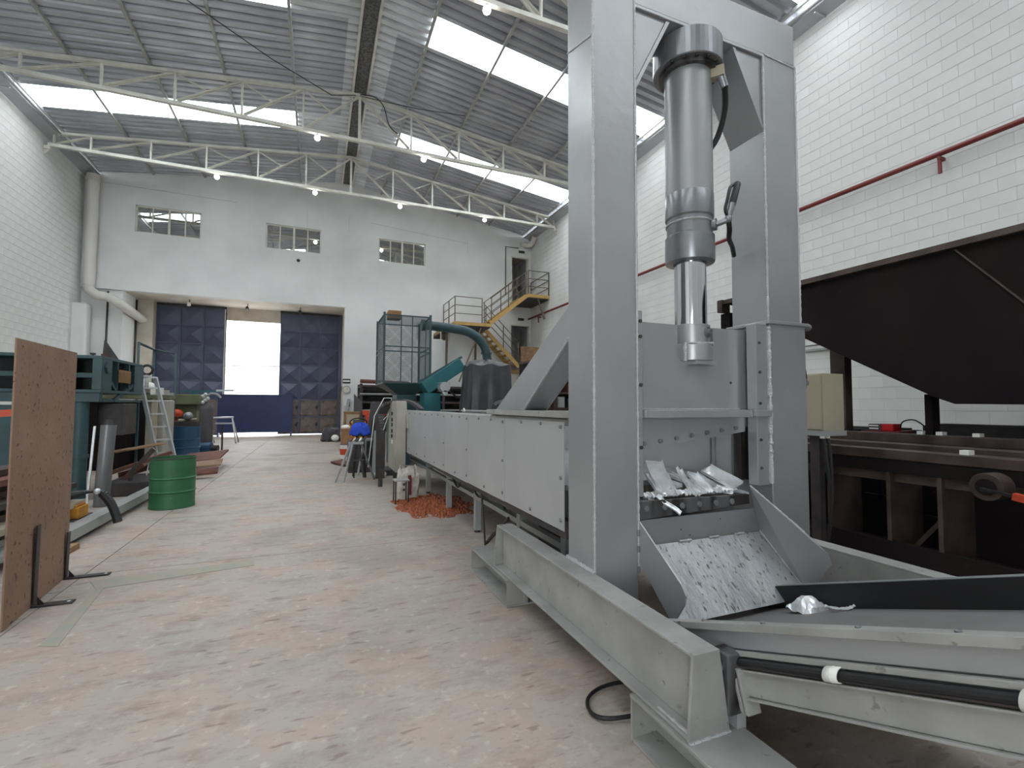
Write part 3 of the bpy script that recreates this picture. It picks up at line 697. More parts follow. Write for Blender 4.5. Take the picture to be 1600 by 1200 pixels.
# electrical conduit and bracket at the right column
MB().cyl((2.80, 2.10, .60), (2.80, 2.10, 1.42), .036, n=20).build('conduit_pipe', 'pipegrey', PR)
MB().box(2.775, 2.835, 2.07, 2.13, 1.46, 1.78).build('cable_channel', 'pipegrey', PR, bevel=.003)
cb = MB().box(2.765, 2.84, 2.05, 2.12, 1.385, 1.43); cb.cyl((2.79, 2.05, 1.41), (2.79, 2.03, 1.41), .014, n=8).cyl((2.82, 2.05, 1.40), (2.82, 2.03, 1.40), .014, n=8)
cb.build('pipe_clamp', 'machined', PR)
MB().cyl((2.76, 2.03, 1.745), (2.84, 2.03, 1.745), .022, n=12).build('cable_gland', 'machined', PR)
MB().tube(smooth([(2.84, 2.1, 1.55), (2.88, 2.1, 1.53), (2.905, 2.1, 1.45), (2.895, 2.1, 1.37), (2.85, 2.1, 1.33)]), .005, 6).build('cable', 'black', PR)
bolts(PR, [(2.757, 2.01, z) for z in (1.3, 1.1, .95, .8, .62)], (0, -1, 0), .008, .008, 'machined')
# brace between column and feed table
bp = [(1.30, 2.275, 1.84), (1.30, 3.49, 1.222), (1.30, 2.94, 1.222), (1.30, 2.275, 1.652)]
MB().prism(bp, (.012, 0, 0)).build('brace_web', 'paint', PR)
MB().prism([(1.46,) + p[1:] for p in bp], (.012, 0, 0)).build('brace_web', 'paint', PR)
MB().beam((1.386, 2.93, 1.235), (1.386, 2.29, 1.648), .145, .010).build('brace_flange', 'paint', PR)
MB().beam((1.386, 3.45, 1.232), (1.386, 2.29, 1.822), .145, .010).build('brace_flange', 'paint', PR)
weld(PR, (1.298, 2.94, 1.232), (1.298, 2.3, 1.645), .007)
MB().box(1.275, 1.50, 2.275, 3.65, 1.183, 1.221).build('brace_base', 'beam', PR, bevel=.003)

# ================================================================== FEED TABLE (long infeed behind the press)
FT = thing('feed_table', 'long grey infeed table with riveted side panels running back from the press', 'conveyor', (1.9, 5.4, 0))
TY0, TY1 = 2.385, 8.35
TL, TR = 1.3, 2.44
ysn = [2.385, 3.307, 4.236, 5.097, 6.068, 7.2, 8.35]
for a, b in zip(ysn[:-1], ysn[1:]):
    MB().box(TL, TL + .004, a + .002, b - .002, .555 - .004 * a, 1.158).build('side_panel', 'panel', FT)
    MB().box(TR, TR + .004, (2.27 if a < 2.5 else a) + .002, b - .002, .50, 1.158).build('side_panel', 'panel', FT)
    MB().box(TL + .02, TR - .02, a + .004, b - .004, .77, .80).build('table_deck', 'paintd', FT)
    for yy in (a, a + .018): MB().box(TR - .026, TR - .004, yy + .02, yy + .026, .80, 1.15).build('inner_rib', 'paint', FT)
bolts(FT, [(TL - .001, y, z) for a, b in zip(ysn[:-1], ysn[1:]) for y, z in ((a + .04, 1.13), (a + (b - a) * .33, 1.14), (a + (b - a) * .66, 1.14), (a + .04, .84), (a + .04, .6), (a + (b - a) * .5, .58))], (-1, 0, 0), .012, .007, 'machined', 'screw')
MB().cyl((TL + .03, TY0, 1.158), (TL + .03, TY1, 1.158), .022, n=12).build('edge_rail', 'beam', FT, label='pale rounded top edge rail')
MB().cyl((TR - .0, TY0, 1.158), (TR - .0, TY1, 1.158), .022, n=12).build('edge_rail', 'beam', FT)
MB().cyl((1.50, TY0, 1.148), (1.50, 5.9, 1.148), .022, n=12).build('edge_rail', 'beam', FT)
MB().box(TL + .01, TL + .06, TY0, TY1, .50, .60).build('frame_rail', 'dark', FT)
MB().box(TR - .06, TR - .01, TY0, TY1, .44, .50).build('frame_rail', 'dark', FT)
lg = [2.72, 3.45, 4.55, 5.65, 6.8, 8.1]
for y in lg:
    for x in (1.50, 2.2):
        MB().box(x - .03, x + .03, y - .03, y + .03, .02, .76).build('leg', 'pipegrey', FT, bevel=.003)
        MB().cyl((x, y, 0), (x, y, .02), .03, n=10).build('levelling_foot', 'dark', FT)
MB().box(1.475, 1.525, 2.75, 8.07, .325, .365).build('lower_rail', 'pipegrey', FT)
MB().box(2.175, 2.225, 2.75, 8.07, .325, .365).build('lower_rail', 'pipegrey', FT)
for k in range(3):
    y = 3.3 + k * .75
    MB().tube(smooth([(1.42, y, .55), (1.41, y + .12, .45 - .03 * k), (1.40, y + .25, .43), (1.42, y + .4, .52), (1.44, y + .5, .58)]), .011, 6).build('hanging_cable', 'black', FT)
MB().beam((1.46, 3.62, .34), (1.42, 4.05, .03), .02, .02).build('diagonal_brace', 'dark', FT)
MB().tube(smooth([(1.40, 4.15, .52), (1.41, 4.12, .3), (1.40, 4.02, .02)]), .009, 6).build('hanging_cable', 'black', FT)
# dark hydraulic parts under the table
tb = thing('power_unit', 'dark oil tank with pump under the infeed table behind the press column', 'machine', (1.9, 3.1, 0))
MB().box(1.62, 2.1, 2.85, 3.4, .05, .32).build('tank', 'dark', tb, bevel=.01)
MB().cyl((1.85, 2.95, .34), (1.85, 3.3, .34), .07).build('pump', 'dark', tb)
# lubrication eyelet on the rail top
MB().tube([(1.50 + .0, 5.05 + .028 * math.cos(a), 1.185 + .035 * math.sin(a)) for a in [math.pi * k / 8 for k in range(9)]], .006, 6).build('lifting_eye', 'white', FT)

# ================================================================== DISCHARGE CONVEYOR
DC = thing('discharge_conveyor', 'inclined grey belt conveyor with dark belt under the press chute', 'conveyor', (1.85, .6, 0))
K = -.38
def zc(y, z0): return z0 + K * (y - 1.5)
YA, YZ = 1.98, -.9
def slab(x0, x1, z0, z1, name, m, y0=YA, y1=YZ, bevel=.002, label=None):
    return MB().prism([(x0, y0, zc(y0, z0)), (x1, y0, zc(y0, z0)), (x1, y0, zc(y0, z1)), (x0, y0, zc(y0, z1))], (0, y1 - y0, zc(y1, 0) - zc(y0, 0))).build(name, m, DC, bevel=bevel, label=label)
slab(1.40, 2.22, .318, .324, 'belt', 'belt')
slab(1.40, 2.22, .262, .268, 'belt_return', 'belt')
slab(1.352, 1.40, .402, .410, 'side_flange', 'beam')
slab(1.352, 1.357, .325, .401, 'side_plate', 'paint')
slab(1.338, 1.3515, .385, .412, 'side_lip', 'beam')
slab(1.335, 1.3515, .305, .322, 'side_lip', 'beam')
slab(1.36, 1.398, .20, .40, 'side_plate', 'paint')
slab(2.222, 2.232, .27, .435, 'side_skirt', 'black', label='black rubber side skirt of the belt')
slab(2.24, 2.29, .22, .437, 'side_plate', 'paint')
LC = MB(); 
slab(1.325, 1.36, .258, .265, 'channel_flange', 'beam', 1.36)
slab(1.338, 1.344, .178, .257, 'lower_channel', 'beam', 1.36)
slab(1.325, 1.36, .169, .177, 'channel_flange', 'beam', 1.36)
slab(2.24, 2.30, .14, .21, 'lower_channel', 'beam', 1.36)
pts = [(1.332, y, zc(y, .288)) for y in [1.42 - .1 * k for k in range(24)]]
MB().tube(pts, .0125, 10).build('hydraulic_hose', 'black', DC, label='black hose clipped along the conveyor side')
pts = [(1.337, y, zc(y, .276)) for y in [1.42 - .1 * k for k in range(24)]]
MB().tube(pts, .009, 8).build('hydraulic_hose', 'dark', DC)
for y in (.905, .50, .1):
    z = zc(y, .288)
    MB().tube([(1.334 - .02 * math.sin(a), y, z + .02 * math.cos(a)) for a in [math.pi * 2 * k / 12 for k in range(12)]] + [(1.334, y, z + .02)], .004, 6).build('clamp_edge', 'white', DC)
    mb = MB(); n = 16
    for k in range(n):
        a0 = 2 * math.pi * k / n; a1 = 2 * math.pi * (k + 1) / n
        mb.add([(1.334 - .021 * math.sin(a0), y - .02, z + .008 + .021 * math.cos(a0)), (1.334 - .021 * math.sin(a1), y - .02, z + .008 + .021 * math.cos(a1)), (1.334 - .021 * math.sin(a1), y + .02, z - .008 + .021 * math.cos(a1)), (1.334 - .021 * math.sin(a0), y + .02, z - .008 + .021 * math.cos(a0))], [(0, 1, 2, 3)], True)
    mb.build('hose_clip', 'white', DC, solid=.003, label='pale round hose clip')
bolts(DC, [(1.37, y, zc(y, .410)) for y in (1.42, 1.16, .86, .64, .45)], (0, 0, 1), .009, .006, 'machined', 'screw')
# hinge block with flange plates where the channel meets the base beam
hb = MB().box(1.285, 1.345, 1.225, 1.30, .22, .42).build('hinge_block', 'oily', DC, bevel=.006)
MB().cyl((1.272, 1.262, .37), (1.285, 1.262, .37), .015).build('pivot_bolt', 'machined', hb)
MB().cyl((1.272, 1.262, .25), (1.285, 1.262, .25), .015).build('pivot_bolt', 'machined', hb)
for y in (1.165, 1.145):
    MB().prism([(1.315, y + .03, .245), (1.375, y + .03, .245), (1.375, y + .07, .375), (1.315, y + .07, .375)], (0, .012, .0)).build('flange_plate', 'beam', DC, bevel=.002)
MB().cyl((1.345, 1.215, .33), (1.345, 1.235, .33), .013, n=6).cyl((1.345, 1.19, .265), (1.345, 1.215, .265), .013, n=6).build('flange_bolt', 'machined', DC)
for x in (1.345, 2.26):
    for y in (1.25, .1):
        MB().box(x - .02, x + .02, y - .02, y + .02, 0, zc(y, .165)).build('support_leg', 'pipegrey', DC)

# ================================================================== SCRAP
def profile(name, p0, p1, width, up, lab, grp='aluminium offcuts on the cutting table', flange=.018, t=.0025, curl=0):
    p0 = Vector(p0); p1 = Vector(p1); d = (p1 - p0).normalized(); up = Vector(up).normalized(); a = d.cross(up).normalized(); b = a.cross(d).normalized()
    sec = [(-width / 2, flange), (-width / 2, 0), (width / 2, 0), (width / 2, flange), (width / 2 - t, flange), (width / 2 - t, t), (-width / 2 + t, t), (-width / 2 + t, flange)]
    mb = MB(); n = 6; vs = []
    for i in range(n + 1):
        u = i / n; c = p0.lerp(p1, u) + b * (curl * u * u) + a * (.004 * math.sin(u * 7))
        vs += [c + a * s[0] + b * s[1] for s in sec]
    k = 8; fs = [(i * k + j, i * k + (j + 1) % k, (i + 1) * k + (j + 1) % k, (i + 1) * k + j) for i in range(n) for j in range(k)]
    fs += [(0, 1, 2, 5), (0, 5, 6, 7), (2, 3, 4, 5), (n * k, n * k + 1, n * k + 2, n * k + 5), (n * k, n * k + 5, n * k + 6, n * k + 7), (n * k + 2, n * k + 3, n * k + 4, n * k + 5)]
    mb.add(vs, fs)
    o = mb.build(name, 'alu'); return tag(o, lab, 'scrap metal', grp)
SCR = [((1022, 765), (1006, 722), .075, 'wide pale aluminium channel standing tilted at the left of the scrap pile'),
       ((1080, 772), (1060, 735), .035, 'narrow aluminium offcut rising left of the middle of the scrap pile'),
       ((1105, 770), (1075, 742), .055, 'medium aluminium channel leaning in the middle of the scrap pile'),
       ((1152, 762), (1100, 733), .075, 'wide aluminium channel at the right of the scrap pile'),]
def on(x, y, Y): return at(x, y, Y=Y)
profile('aluminium_offcut', on(1043, 775, 2.07), on(1020, 722, 2.25), .10, (-.3, -1, .45), SCR[0][3])
profile('aluminium_offcut', on(1080, 771, 2.09), on(1059, 733, 2.28), .035, (.1, -1, .5), SCR[1][3])
profile('aluminium_offcut', on(1108, 772, 2.07), on(1080, 740, 2.22), .075, (0, -1, .7), SCR[2][3])
profile('aluminium_offcut', on(1153, 761, 2.08), on(1102, 733, 2.26), .11, (0, -1, .8), SCR[3][3])
profile('aluminium_offcut', on(1028, 770, 2.08), on(1010, 740, 2.24), .035, (0, -.6, .9), 'short aluminium strip at the left edge of the scrap pile')
profile('aluminium_offcut', on(1098, 765, 2.10), on(1045, 742, 2.30), .05, (0, -.3, 1), 'bluish flat aluminium strip behind the middle of the scrap pile')
profile('aluminium_offcut', on(1135, 768, 2.08), on(1090, 752, 2.30), .05, (0, -.3, 1), 'flat aluminium strip under the wide right channel')
profile('aluminium_offcut', on(1166, 775, 2.05), on(1135, 765, 2.18), .05, (0, -.5, 1), 'flattened aluminium piece at the right end of the scrap pile')
profile('aluminium_offcut', on(1063, 803, 1.985), on(1026, 776, 2.06), .024, (0, -1, .6), 'thin aluminium strip hanging down over the dark lower blade', flange=.01)
profile('aluminium_offcut', on(1017, 782, 2.05), on(1008, 778, 2.12), .03, (0, -.5, 1), 'stubby aluminium offcut lying lowest at the left of the blade')
for (a_, b_, yy0, yy1, wd, up_, lb) in (((1050, 768), (1036, 740), 2.09, 2.24, .05, (.2, -1, .5), 'narrow aluminium channel just right of the wide left channel'), ((1128, 768), (1088, 745), 2.12, 2.3, .06, (0, -.5, 1), 'low aluminium channel behind the widest right channel'), ((1090, 776), (1072, 756), 2.05, 2.12, .04, (.3, -1, .3), 'short twisted aluminium strip in front of the middle channel'), ((1062, 762), (1022, 748), 2.12, 2.3, .045, (0, -.4, 1), 'long flat aluminium strip behind the left channel'), ((1145, 772), (1118, 764), 2.07, 2.12, .035, (.1, -1, .4), 'short bright aluminium strip at the front right of the pile')):
    profile('aluminium_offcut', on(a_[0], a_[1], yy0), on(b_[0], b_[1], yy1), wd, up_, lb)
# compressed stack of thin strips
def crushed(name, c, sx_, sy_, sz_, seed, lab, cat='scrap metal', grp=None, nu=26, nv=10):
    rnd = random.Random(seed); rr = [[rnd.random() for _ in range(nv + 1)] for _ in range(nu + 1)]
    mb = MB(); mb.grid(lambda u, v: (c[0] + (u - .5) * sx_, c[1] + (v - .5) * sy_, c[2] + sz_ * (rr[int(round(u * nu))][int(round(v * nv))] * .9 - .4) + sz_ * .8 * math.sin(v * 3.1)), nu, nv, False)
    o = mb.build(name, 'alu', solid=.003); return tag(o, lab, cat, grp)
for k, (px_, wd, lb) in enumerate([(1030, .24, 'crushed sheaf of thin aluminium strips at the left on the lower blade'), (1068, .24, 'crushed sheaf of thin aluminium strips at the middle on the lower blade'), (1115, .28, 'crushed sheaf of thin aluminium strips at the right on the lower blade')]):
    c = at(px_, 768, Y=2.10)
    for q in range(1):
        crushed('aluminium_sheaf', (c.x, c.y + .0, .770), wd, .08, .018, 10 + k, lb, grp='crushed aluminium strips on the blade', nu=34, nv=3)
# lump and chips on the belt
lump = at(1262, 944, Y=1.66)
def lumpfn(c, a, b_, hgt, seed):
    rnd = random.Random(seed); n1, n2 = 10, 8; rr = [[rnd.random() for _ in range(n2 + 1)] for _ in range(n1 + 1)]
    return lambda u, v: (c[0] + (u - .5) * a, c[1] + (v - .5) * b_ + .01 * rr[int(u * n1)][int(v * n2)], c[2] + hgt * math.sin(math.pi * u) ** .6 * math.sin(math.pi * v) ** .6 + .012 * rr[int(u * n1)][int(v * n2)])
zl = zc(1.62, .326)
lc_ = at(1265, 944, X=2.13)
o = MB().grid(lumpfn((lc_.x, lc_.y, zc(lc_.y, .326)), .15, .12, .055, 3), 10, 8, False).build('crumpled_foil', 'alu', solid=.003)
tag(o, 'crumpled bright aluminium lump on the belt at the chute corner', 'scrap metal')
q = at(1316, 941, X=2.15); q.z = zc(q.y, .336)
o = MB().tube(smooth([q + Vector((-.07, .03, .01)), q + Vector((-.03, .01, .0)), q + Vector((.02, -.01, .0)), q + Vector((.05, -.02, .012))]), .008, 6, lambda i: .6 + .5 * random.random()).build('aluminium_shard', 'alu')
tag(o, 'thin twisted aluminium shard on the belt right of the crumpled lump', 'scrap metal')
for k, (x, y) in enumerate(((1135, 968), (1153, 963))):
    q = at(x, y, Z=zc(1.5, .33))
    o = MB().sphere((q.x, q.y, zc(q.y, .33)), .022 if k == 0 else .016, 10, .3).build('aluminium_chip', 'alu')
    tag(o, ['longer flat aluminium chip on the belt under the chute lip', 'small flat aluminium chip right of the longer one under the chute lip'][k], 'scrap metal')
# ================================================================== RIGHT SIDE: brown machine frame, hopper, cabinet
BF = thing('machine_bed', 'long dark brown welded steel machine bed with ribbed open side at the right wall', 'machine', (5.0, 3.0, 0))
BX0, BX1, BY0, BY1 = 4.0, 6.0, -.6, 4.2
MB().box(BX0, BX0 + .16, BY0, BY1, .86, .93).build('top_rail', 'browntop', BF, bevel=.004)
MB().box(BX0 + .42, BX0 + .60, BY0, BY1, .88, .95).build('top_rail', 'browntop', BF, bevel=.004)
MB().box(BX0 + 1.1, BX0 + 1.3, BY0, BY1, .92, 1.0).build('top_rail', 'browntop', BF, bevel=.004)
MB().box(BX1 - .2, BX1, BY0, BY1, .86, .93).build('top_rail', 'browntop', BF, bevel=.004)
MB().box(BX0 + .01, BX0 + .05, BY0, BY1, .76, .859).build('fascia', 'brown', BF)
MB().box(BX0 + .05, BX0 + .09, BY0, BY1, .69, .76).build('fascia_lip', 'browntop', BF)
MB().box(BX0 + .42, BX0 + .46, BY0, BY1, .0, .88).build('inner_wall', 'brown', BF)
MB().box(BX0 + .02, BX0 + .42, BY0, BY1, .12, .17).build('lower_shelf', 'brown', BF)
MB().box(BX0 + .0, BX0 + .04, BY0, BY1, .12, .25).build('lower_edge', 'brown', BF)
MB().box(BX0 + 1.4, BX0 + 1.5, BY0, BY1, 0, .9).build('inner_wall', 'brown', BF)
for y in (3.75, 3.27, 2.72, 2.27, 1.95, 1.2, .7, .1):
    MB().box(BX0 + .01, BX0 + .41, y - .014, y + .014, .17, .76).build('rib', 'browntop', BF)
for (y0, y1, z) in ((2.35, 2.62, .5), (2.1, 2.2, .4)):
    MB().box(BX0 + .30, BX0 + .34, y0, y1, z, z + .03).build('shelf_bar', 'brown', BF)
MB().beam((BX0 + .2, 2.2, .2), (BX0 + .2, 1.98, .5), .03, .03).build('diagonal_brace', 'browntop', BF)
MB().box(BX0 + .3, BX0 + .33, 2.48, 2.51, .5, .72).build('shelf_bar', 'brown', BF)
rl = at(1550, 760, X=3.93)
MB().cyl((3.86, rl.y, rl.z), (4.0, rl.y, rl.z), .085, n=24).build('roller_housing', 'browntop', BF, bevel=.004)
MB().cyl((3.85, rl.y, rl.z), (3.862, rl.y, rl.z), .05, n=20).build('roller_hub', 'brown', BF)
ore = MB().beam((3.75, rl.y - .17, rl.z - .02), (3.75, rl.y - .40, rl.z - .06), .04, .04).build('orange_grip_tool', 'orange')
tag(ore, 'orange and black tool end hanging at the right edge by the brown bed', 'tool'); 
tag(MB().beam((3.75, rl.y - .02, rl.z + .0), (3.75, rl.y - .169, rl.z - .02), .018, .018).build('tool_shank', 'black'), 'thin black rod next to the orange tool at the right edge', 'tool')
# small white tags on the rails
for k, (px_, py_, x) in enumerate(((1441, 684, 5.2), (1471, 685, 5.2), (1529, 690, 5.2), (1511, 711, 4.08))):
    p = at(px_, py_, X=x); zt = 1.001 if x > 5 else .931
    o = MB().box(x - .035, x + .035, p.y - .025, p.y + .025, zt, zt + .03).build('rail_clip', 'white')
    tag(o, ['small white clip on the rear brown rail, left one behind the post', 'small white clip on the rear brown rail just right of the thin post', 'small white clip on the rear brown rail, rightmost', 'small white clip on the front brown rail'][k], 'clip', 'white clips on the brown rails')
# hopper held on posts
HX0, HX1 = 5.0, 8.0
HP = thing('steel_hopper', 'huge dark brown steel hopper hanging over the machine bed at the right', 'hopper', (6.5, 2.5, 1.3))
def hz(y):  # lower edge height of the face
    return 2.60 - (4.66 - y) * (2.60 - 1.29) / (4.66 - 2.3)
face = [(HX0, 4.66, 2.60), (HX0, -.8, 2.60), (HX0, -.8, 1.28), (HX0, 2.3, 1.28), (HX0, 2.45, 1.345)]
MB().prism(face, (.02, 0, 0)).build('side_plate', 'brown', HP)
MB().prism([(HX1,) + p[1:] for p in face], (.02, 0, 0)).build('side_plate', 'brown', HP)
MB().prism([(HX0 + .021, 4.66, 2.60), (HX0 + .021, 2.45, 1.345), (HX0 + .021, 2.45, 1.36), (HX0 + .021, 4.66, 2.62)], (HX1 - HX0 - .022, 0, 0)).build('sloping_bottom', 'brown', HP)
MB().prism([(HX0 + .021, 2.44, 1.345), (HX0 + .021, 2.3, 1.281), (HX0 + .021, -.8, 1.281), (HX0 + .021, -.8, 1.30), (HX0 + .021, 2.3, 1.30), (HX0 + .021, 2.44, 1.36)], (HX1 - HX0 - .022, 0, 0)).build('flat_bottom', 'brown', HP)
MB().box(HX0 - .06, HX0 + .05, -.8, 4.70, 2.601, 2.655).build('rim', 'browntop', HP)
MB().box(HX1 - .03, HX1 + .06, -.8, 4.70, 2.601, 2.655).build('rim', 'browntop', HP)
MB().box(HX0 + .051, HX1 - .031, 4.60, 4.70, 2.601, 2.655).build('rim', 'browntop', HP)
MB().beam((HX0 - .01, 2.25, 2.59), (HX0 - .01, 1.72, 1.9), .012, .03, (1, 0, 0)).build('seam', 'browntop', HP)
MB().box(HX0 - .08, HX0 + .06, 4.70, 4.78, 2.50, 2.66).build('rim_corner', 'browntop', HP)
for k, (px0, px1, ytop, ybot, X, ztop) in enumerate(((1303, 1326, 540, 672, 5.55, 2.05), (1449, 1461, 605, 680, 5.25, 1.38), (1133, 1147, 480, 515, 5.1, 2.499))):
    a = at(px0 if k == 2 else px1, 600, X=X); b = at(px0 + (px1 - px0 if k == 2 else 0), 600, X=X)
    y0, y1 = min(a.y, b.y), max(a.y, b.y)
    zb = .93 if k < 2 else 0
    if k == 0: ztop = hz(y0) - .01
    if k == 1: ztop = hz(max(y0, 2.45)) - .06
    MB().box(X - .06, X + .06, y0, y1, zb, ztop).build('post', 'browntop' if k == 0 else 'brown', HP, bevel=.004)
for yy, X in ((4.05, 5.55),):
    MB().box(X - .12, X + .12, at(1326, 600, X=X).y - .05, at(1303, 600, X=X).y + .05, .931, 1.0).build('post_foot', 'brown', HP)
# red and black charger on a maroon case
p = at(1385, 668, X=5.7); yc = p.y
o = MB().box(5.55, 5.8, yc - .2, yc + .14, .955, 1.0).build('tool_case', 'maroon', bevel=.006); tag(o, 'flat maroon metal case lying on the brown bed under the red and black box', 'case')
rb = thing('battery_charger', 'small red and black box with a pale grille on the maroon case', 'tool', (5.67, yc, 1.0))
MB().box(5.6, 5.75, yc - .005, yc + .12, 1.001, 1.07).build('housing', 'dark', rb, bevel=.005)
MB().box(5.6, 5.75, yc - .12, yc - .006, 1.001, 1.075).build('end_cap', 'red', rb, bevel=.008, label='bright red end cap')
for z in (1.015, 1.045): MB().box(5.594, 5.60, yc + .02, yc + .11, z, z + .014).build('grille_slot', 'white', rb)
o = MB().tube(smooth([(5.7, yc - .13, 1.03), (5.7, yc - .16, 1.10), (5.7, yc - .26, 1.12), (5.7, yc - .36, 1.05), (5.7, yc - .42, .97)]), .007, 6).build('power_cable', 'black'); tag(o, 'black cable looping from the red and black box down to the bed', 'cable')
# dark steel pieces on the rear of the bed
for k, (a, b, y0, y1, z0, z1, lb) in enumerate(((6.3, 6.6, 1.9, 3.2, .9, 1.05, 'dark square steel bar lying behind the rails at the right wall'), (6.4, 6.7, 3.4, 4.6, .85, .98, 'dark steel offcuts lying behind the brown rails near the cabinet'))):
    o = MB().box(a, b, y0, y1, z0, z1).build('steel_bar', 'dark', bevel=.01); tag(o, lb, 'steel bar')
    MB().box(a + .02, b - .02, y0 + .1, y1 - .1, z1 + .001, z1 + .02).build('cover_strip', 'dark', o, local=True)
bk = thing('work_table', 'low dark steel table along the right wall behind the brown bed', 'table', (6.6, 3.0, 0))
MB().box(6.2, 7.0, 1.0, 5.2, .80, .849).build('tabletop', 'brown', bk)
for y in (1.1, 5.1):
    for x in (6.25, 6.95): MB().box(x - .03, x + .03, y - .03, y + .03, 0, .80).build('leg', 'brown', bk)
# beige electrical cabinet on a stand
cq = at(1262, 587, X=3.72); cq2 = at(1285, 587, X=3.72)
EC = thing('electrical_cabinet', 'tall beige electrical cabinet standing behind the right press column', 'cabinet', (3.9, cq.y, 0))
MB().box(3.72, 4.0 - .03, cq2.y, cq.y + .12, 1.06, 1.52).build('body', 'beige', EC, bevel=.004)
MB().box(3.705, 3.719, cq2.y + .01, cq.y + .11, 1.07, 1.51).build('door', 'beige', EC, bevel=.003)
MB().box(3.70, 3.98, cq2.y - .01, cq.y + .13, 1.02, 1.06).build('gland_plate', 'pipegrey', EC)
MB().box(3.78, 3.84, cq.y - .04, cq.y + .04, .0, 1.02).build('stand', 'dark', EC)
for k in range(2):
    MB().tube(smooth([(3.74 + .05 * k, cq2.y + .02, 1.02), (3.73 + .05 * k, cq2.y - .01, .8), (3.74, cq2.y - .03, .45), (3.72, cq2.y + .02, .02)]), .014, 6).build('cable', 'black', EC)
for k in range(2): MB().cyl((3.73 + .06 * k, cq2.y + .02, 1.0), (3.73 + .06 * k, cq2.y + .02, 1.02), .018, n=8).build('cable_gland', 'white', EC)
tag(MB().beam((3.2, 2.6, .02), (3.2, 2.42, .36), .02, .05).build('steel_strip', 'pipegrey'), 'short pale steel strip leaning on the floor right of the conduit pipe', 'steel strip')
# dark red sprinkler pipe and brackets on the right wall
FP = thing('fire_pipe', 'dark red pipe running the length of the right wall', 'pipe', (9.0, 7, 5.22))
MB().cyl((9.0, YB + .1, 5.23), (9.0, YW - .05, 5.27), .042, n=12).build('pipe', 'darkred', FP)
for k in range(9):
    y = -4.6 + 2.93 * k
    MB().box(8.965, 9.12, y, y + .04, 5.15, 5.20).build('bracket', 'darkred', FP)
    MB().box(8.975, 9.015, y, y + .04, 4.93, 5.16).build('bracket_leg', 'darkred', FP)
o = MB().cyl((9.08, 6.7, 2.47), (9.08, 6.0, 2.47), .012, n=6).build('wall_cable', 'dark'); tag(o, 'short dark cable on the right wall just above the ledge', 'cable')
# ================================================================== GATE AND OUTSIDE
pyr = None
def gate_leaf(n, x0, label):
    global pyr
    r = sroot('door_%d' % n, (x0 + 1.16, YD, 0))
    W, Hc = 2.32, .72
    MB().box(x0, x0 + W, YD + .06, YD + .10, .05, 5.07).build('backing_sheet', 'navy', r)
    mb = MB()
    for c in range(4): x = x0 + c * (W / 3); mb.box(max(x0, x - .02), min(x0 + W, x + .02), YD + .02, YD + .059, .05, 5.07)
    mb.build('stile', 'navy', r)
    mb = MB()
    for k in range(8): z = .05 + k * .717; mb.box(x0, x0 + W, YD + .025, YD + .058, max(.05, z - .015), min(5.07, z + .015))
    mb.build('rail', 'navy', r)
    for c in range(3):
        for k in range(7):
            px_, pz = x0 + (c + .5) * W / 3, .05 + (k + .5) * .717
            hgt = .035 if k < 2 else (.16 if k < 6 else .03)
            if k < 2:
                mb = MB().add([(-.355, 0, -.33), (.355, 0, -.33), (.355, 0, .33), (-.355, 0, .33), (-.3, -hgt, -.27), (.3, -hgt, -.27), (.3, -hgt, .27), (-.3, -hgt, .27)], [(4, 5, 6, 7), (0, 1, 5, 4), (1, 2, 6, 5), (2, 3, 7, 6), (3, 0, 4, 7)])
            else:
                mb = MB().add([(-.355, 0, -.33), (.355, 0, -.33), (.355, 0, .33), (-.355, 0, .33), (0, -hgt, 0)], [(0, 1, 4), (1, 2, 4), (2, 3, 4), (3, 0, 4)])
            o = mb.build('pressed_panel', 'worn' if k < 2 else 'navy', r, local=True, label='worn bare grey pressed panel' if k < 2 else None)
            o.location = Vector((px_, YD + .056, pz)) - r.location
    MB().box(x0, x0 + W, YD + .0, YD + .12, 5.071, 5.165).build('head_rail', 'dark', r)
    return r
gate_leaf(1, -5.74, ''); gate_leaf(2, -1.47, '')
ba = thing('loading_barrier', 'low solid navy blue barrier across the gate opening', 'barrier', (-2.2, 21.3, 0))
MB().box(-3.54, -.91, 21.30, 21.34, .16, 1.61).build('barrier_sheet', 'navy2', ba)
MB().box(-3.56, -.89, 21.28, 21.36, 1.61, 1.66).build('top_rail', 'navy2', ba)
for x in (-3.5, -.95): MB().box(x - .03, x + .03, 21.2, 21.45, 0, .16).build('foot', 'navy', ba)
# street outside
struct(MB().box(-14, 10, YD + .46, 60, -.12, -.01).build('ground_street', 'asphalt'))
sw = struct(MB().box(-14, 8, 30, 30.2, 0, 4.3).build('wall_street', 'outside'))
fe = thing('street_fence', 'thin barred fence on top of the wall across the street', 'fence', (-3, 30.1, 4.3))
for k in range(40): MB().box(-9 + .28 * k, -8.985 + .28 * k, 30.09, 30.11, 4.3, 7.2).build('fence_bar', 'pipegrey', fe)
for z in (4.6, 7.0): MB().box(-9.1, 2.2, 30.07, 30.13, z, z + .05).build('fence_rail', 'pipegrey', fe)
hs = thing('street_house', 'pale house with a pitched roof seen through the open gate', 'building', (-6, 38, 0))
MB().box(-11, -6.2, 36, 42, 0, 8).build('house_wall', 'outside', hs); MB().prism([(-11.4, 35.6, 8.0), (-5.6, 35.6, 8.0), (-8.5, 35.6, 9.6)], (0, 7, 0)).build('house_roof', 'pipegrey', hs)
for k, z in enumerate((3.6, 3.0)):
    MB().tube([(-14 + 2 * i, 29.2, z - .12 * math.sin(math.pi * i / 11)) for i in range(12)], .02, 6)
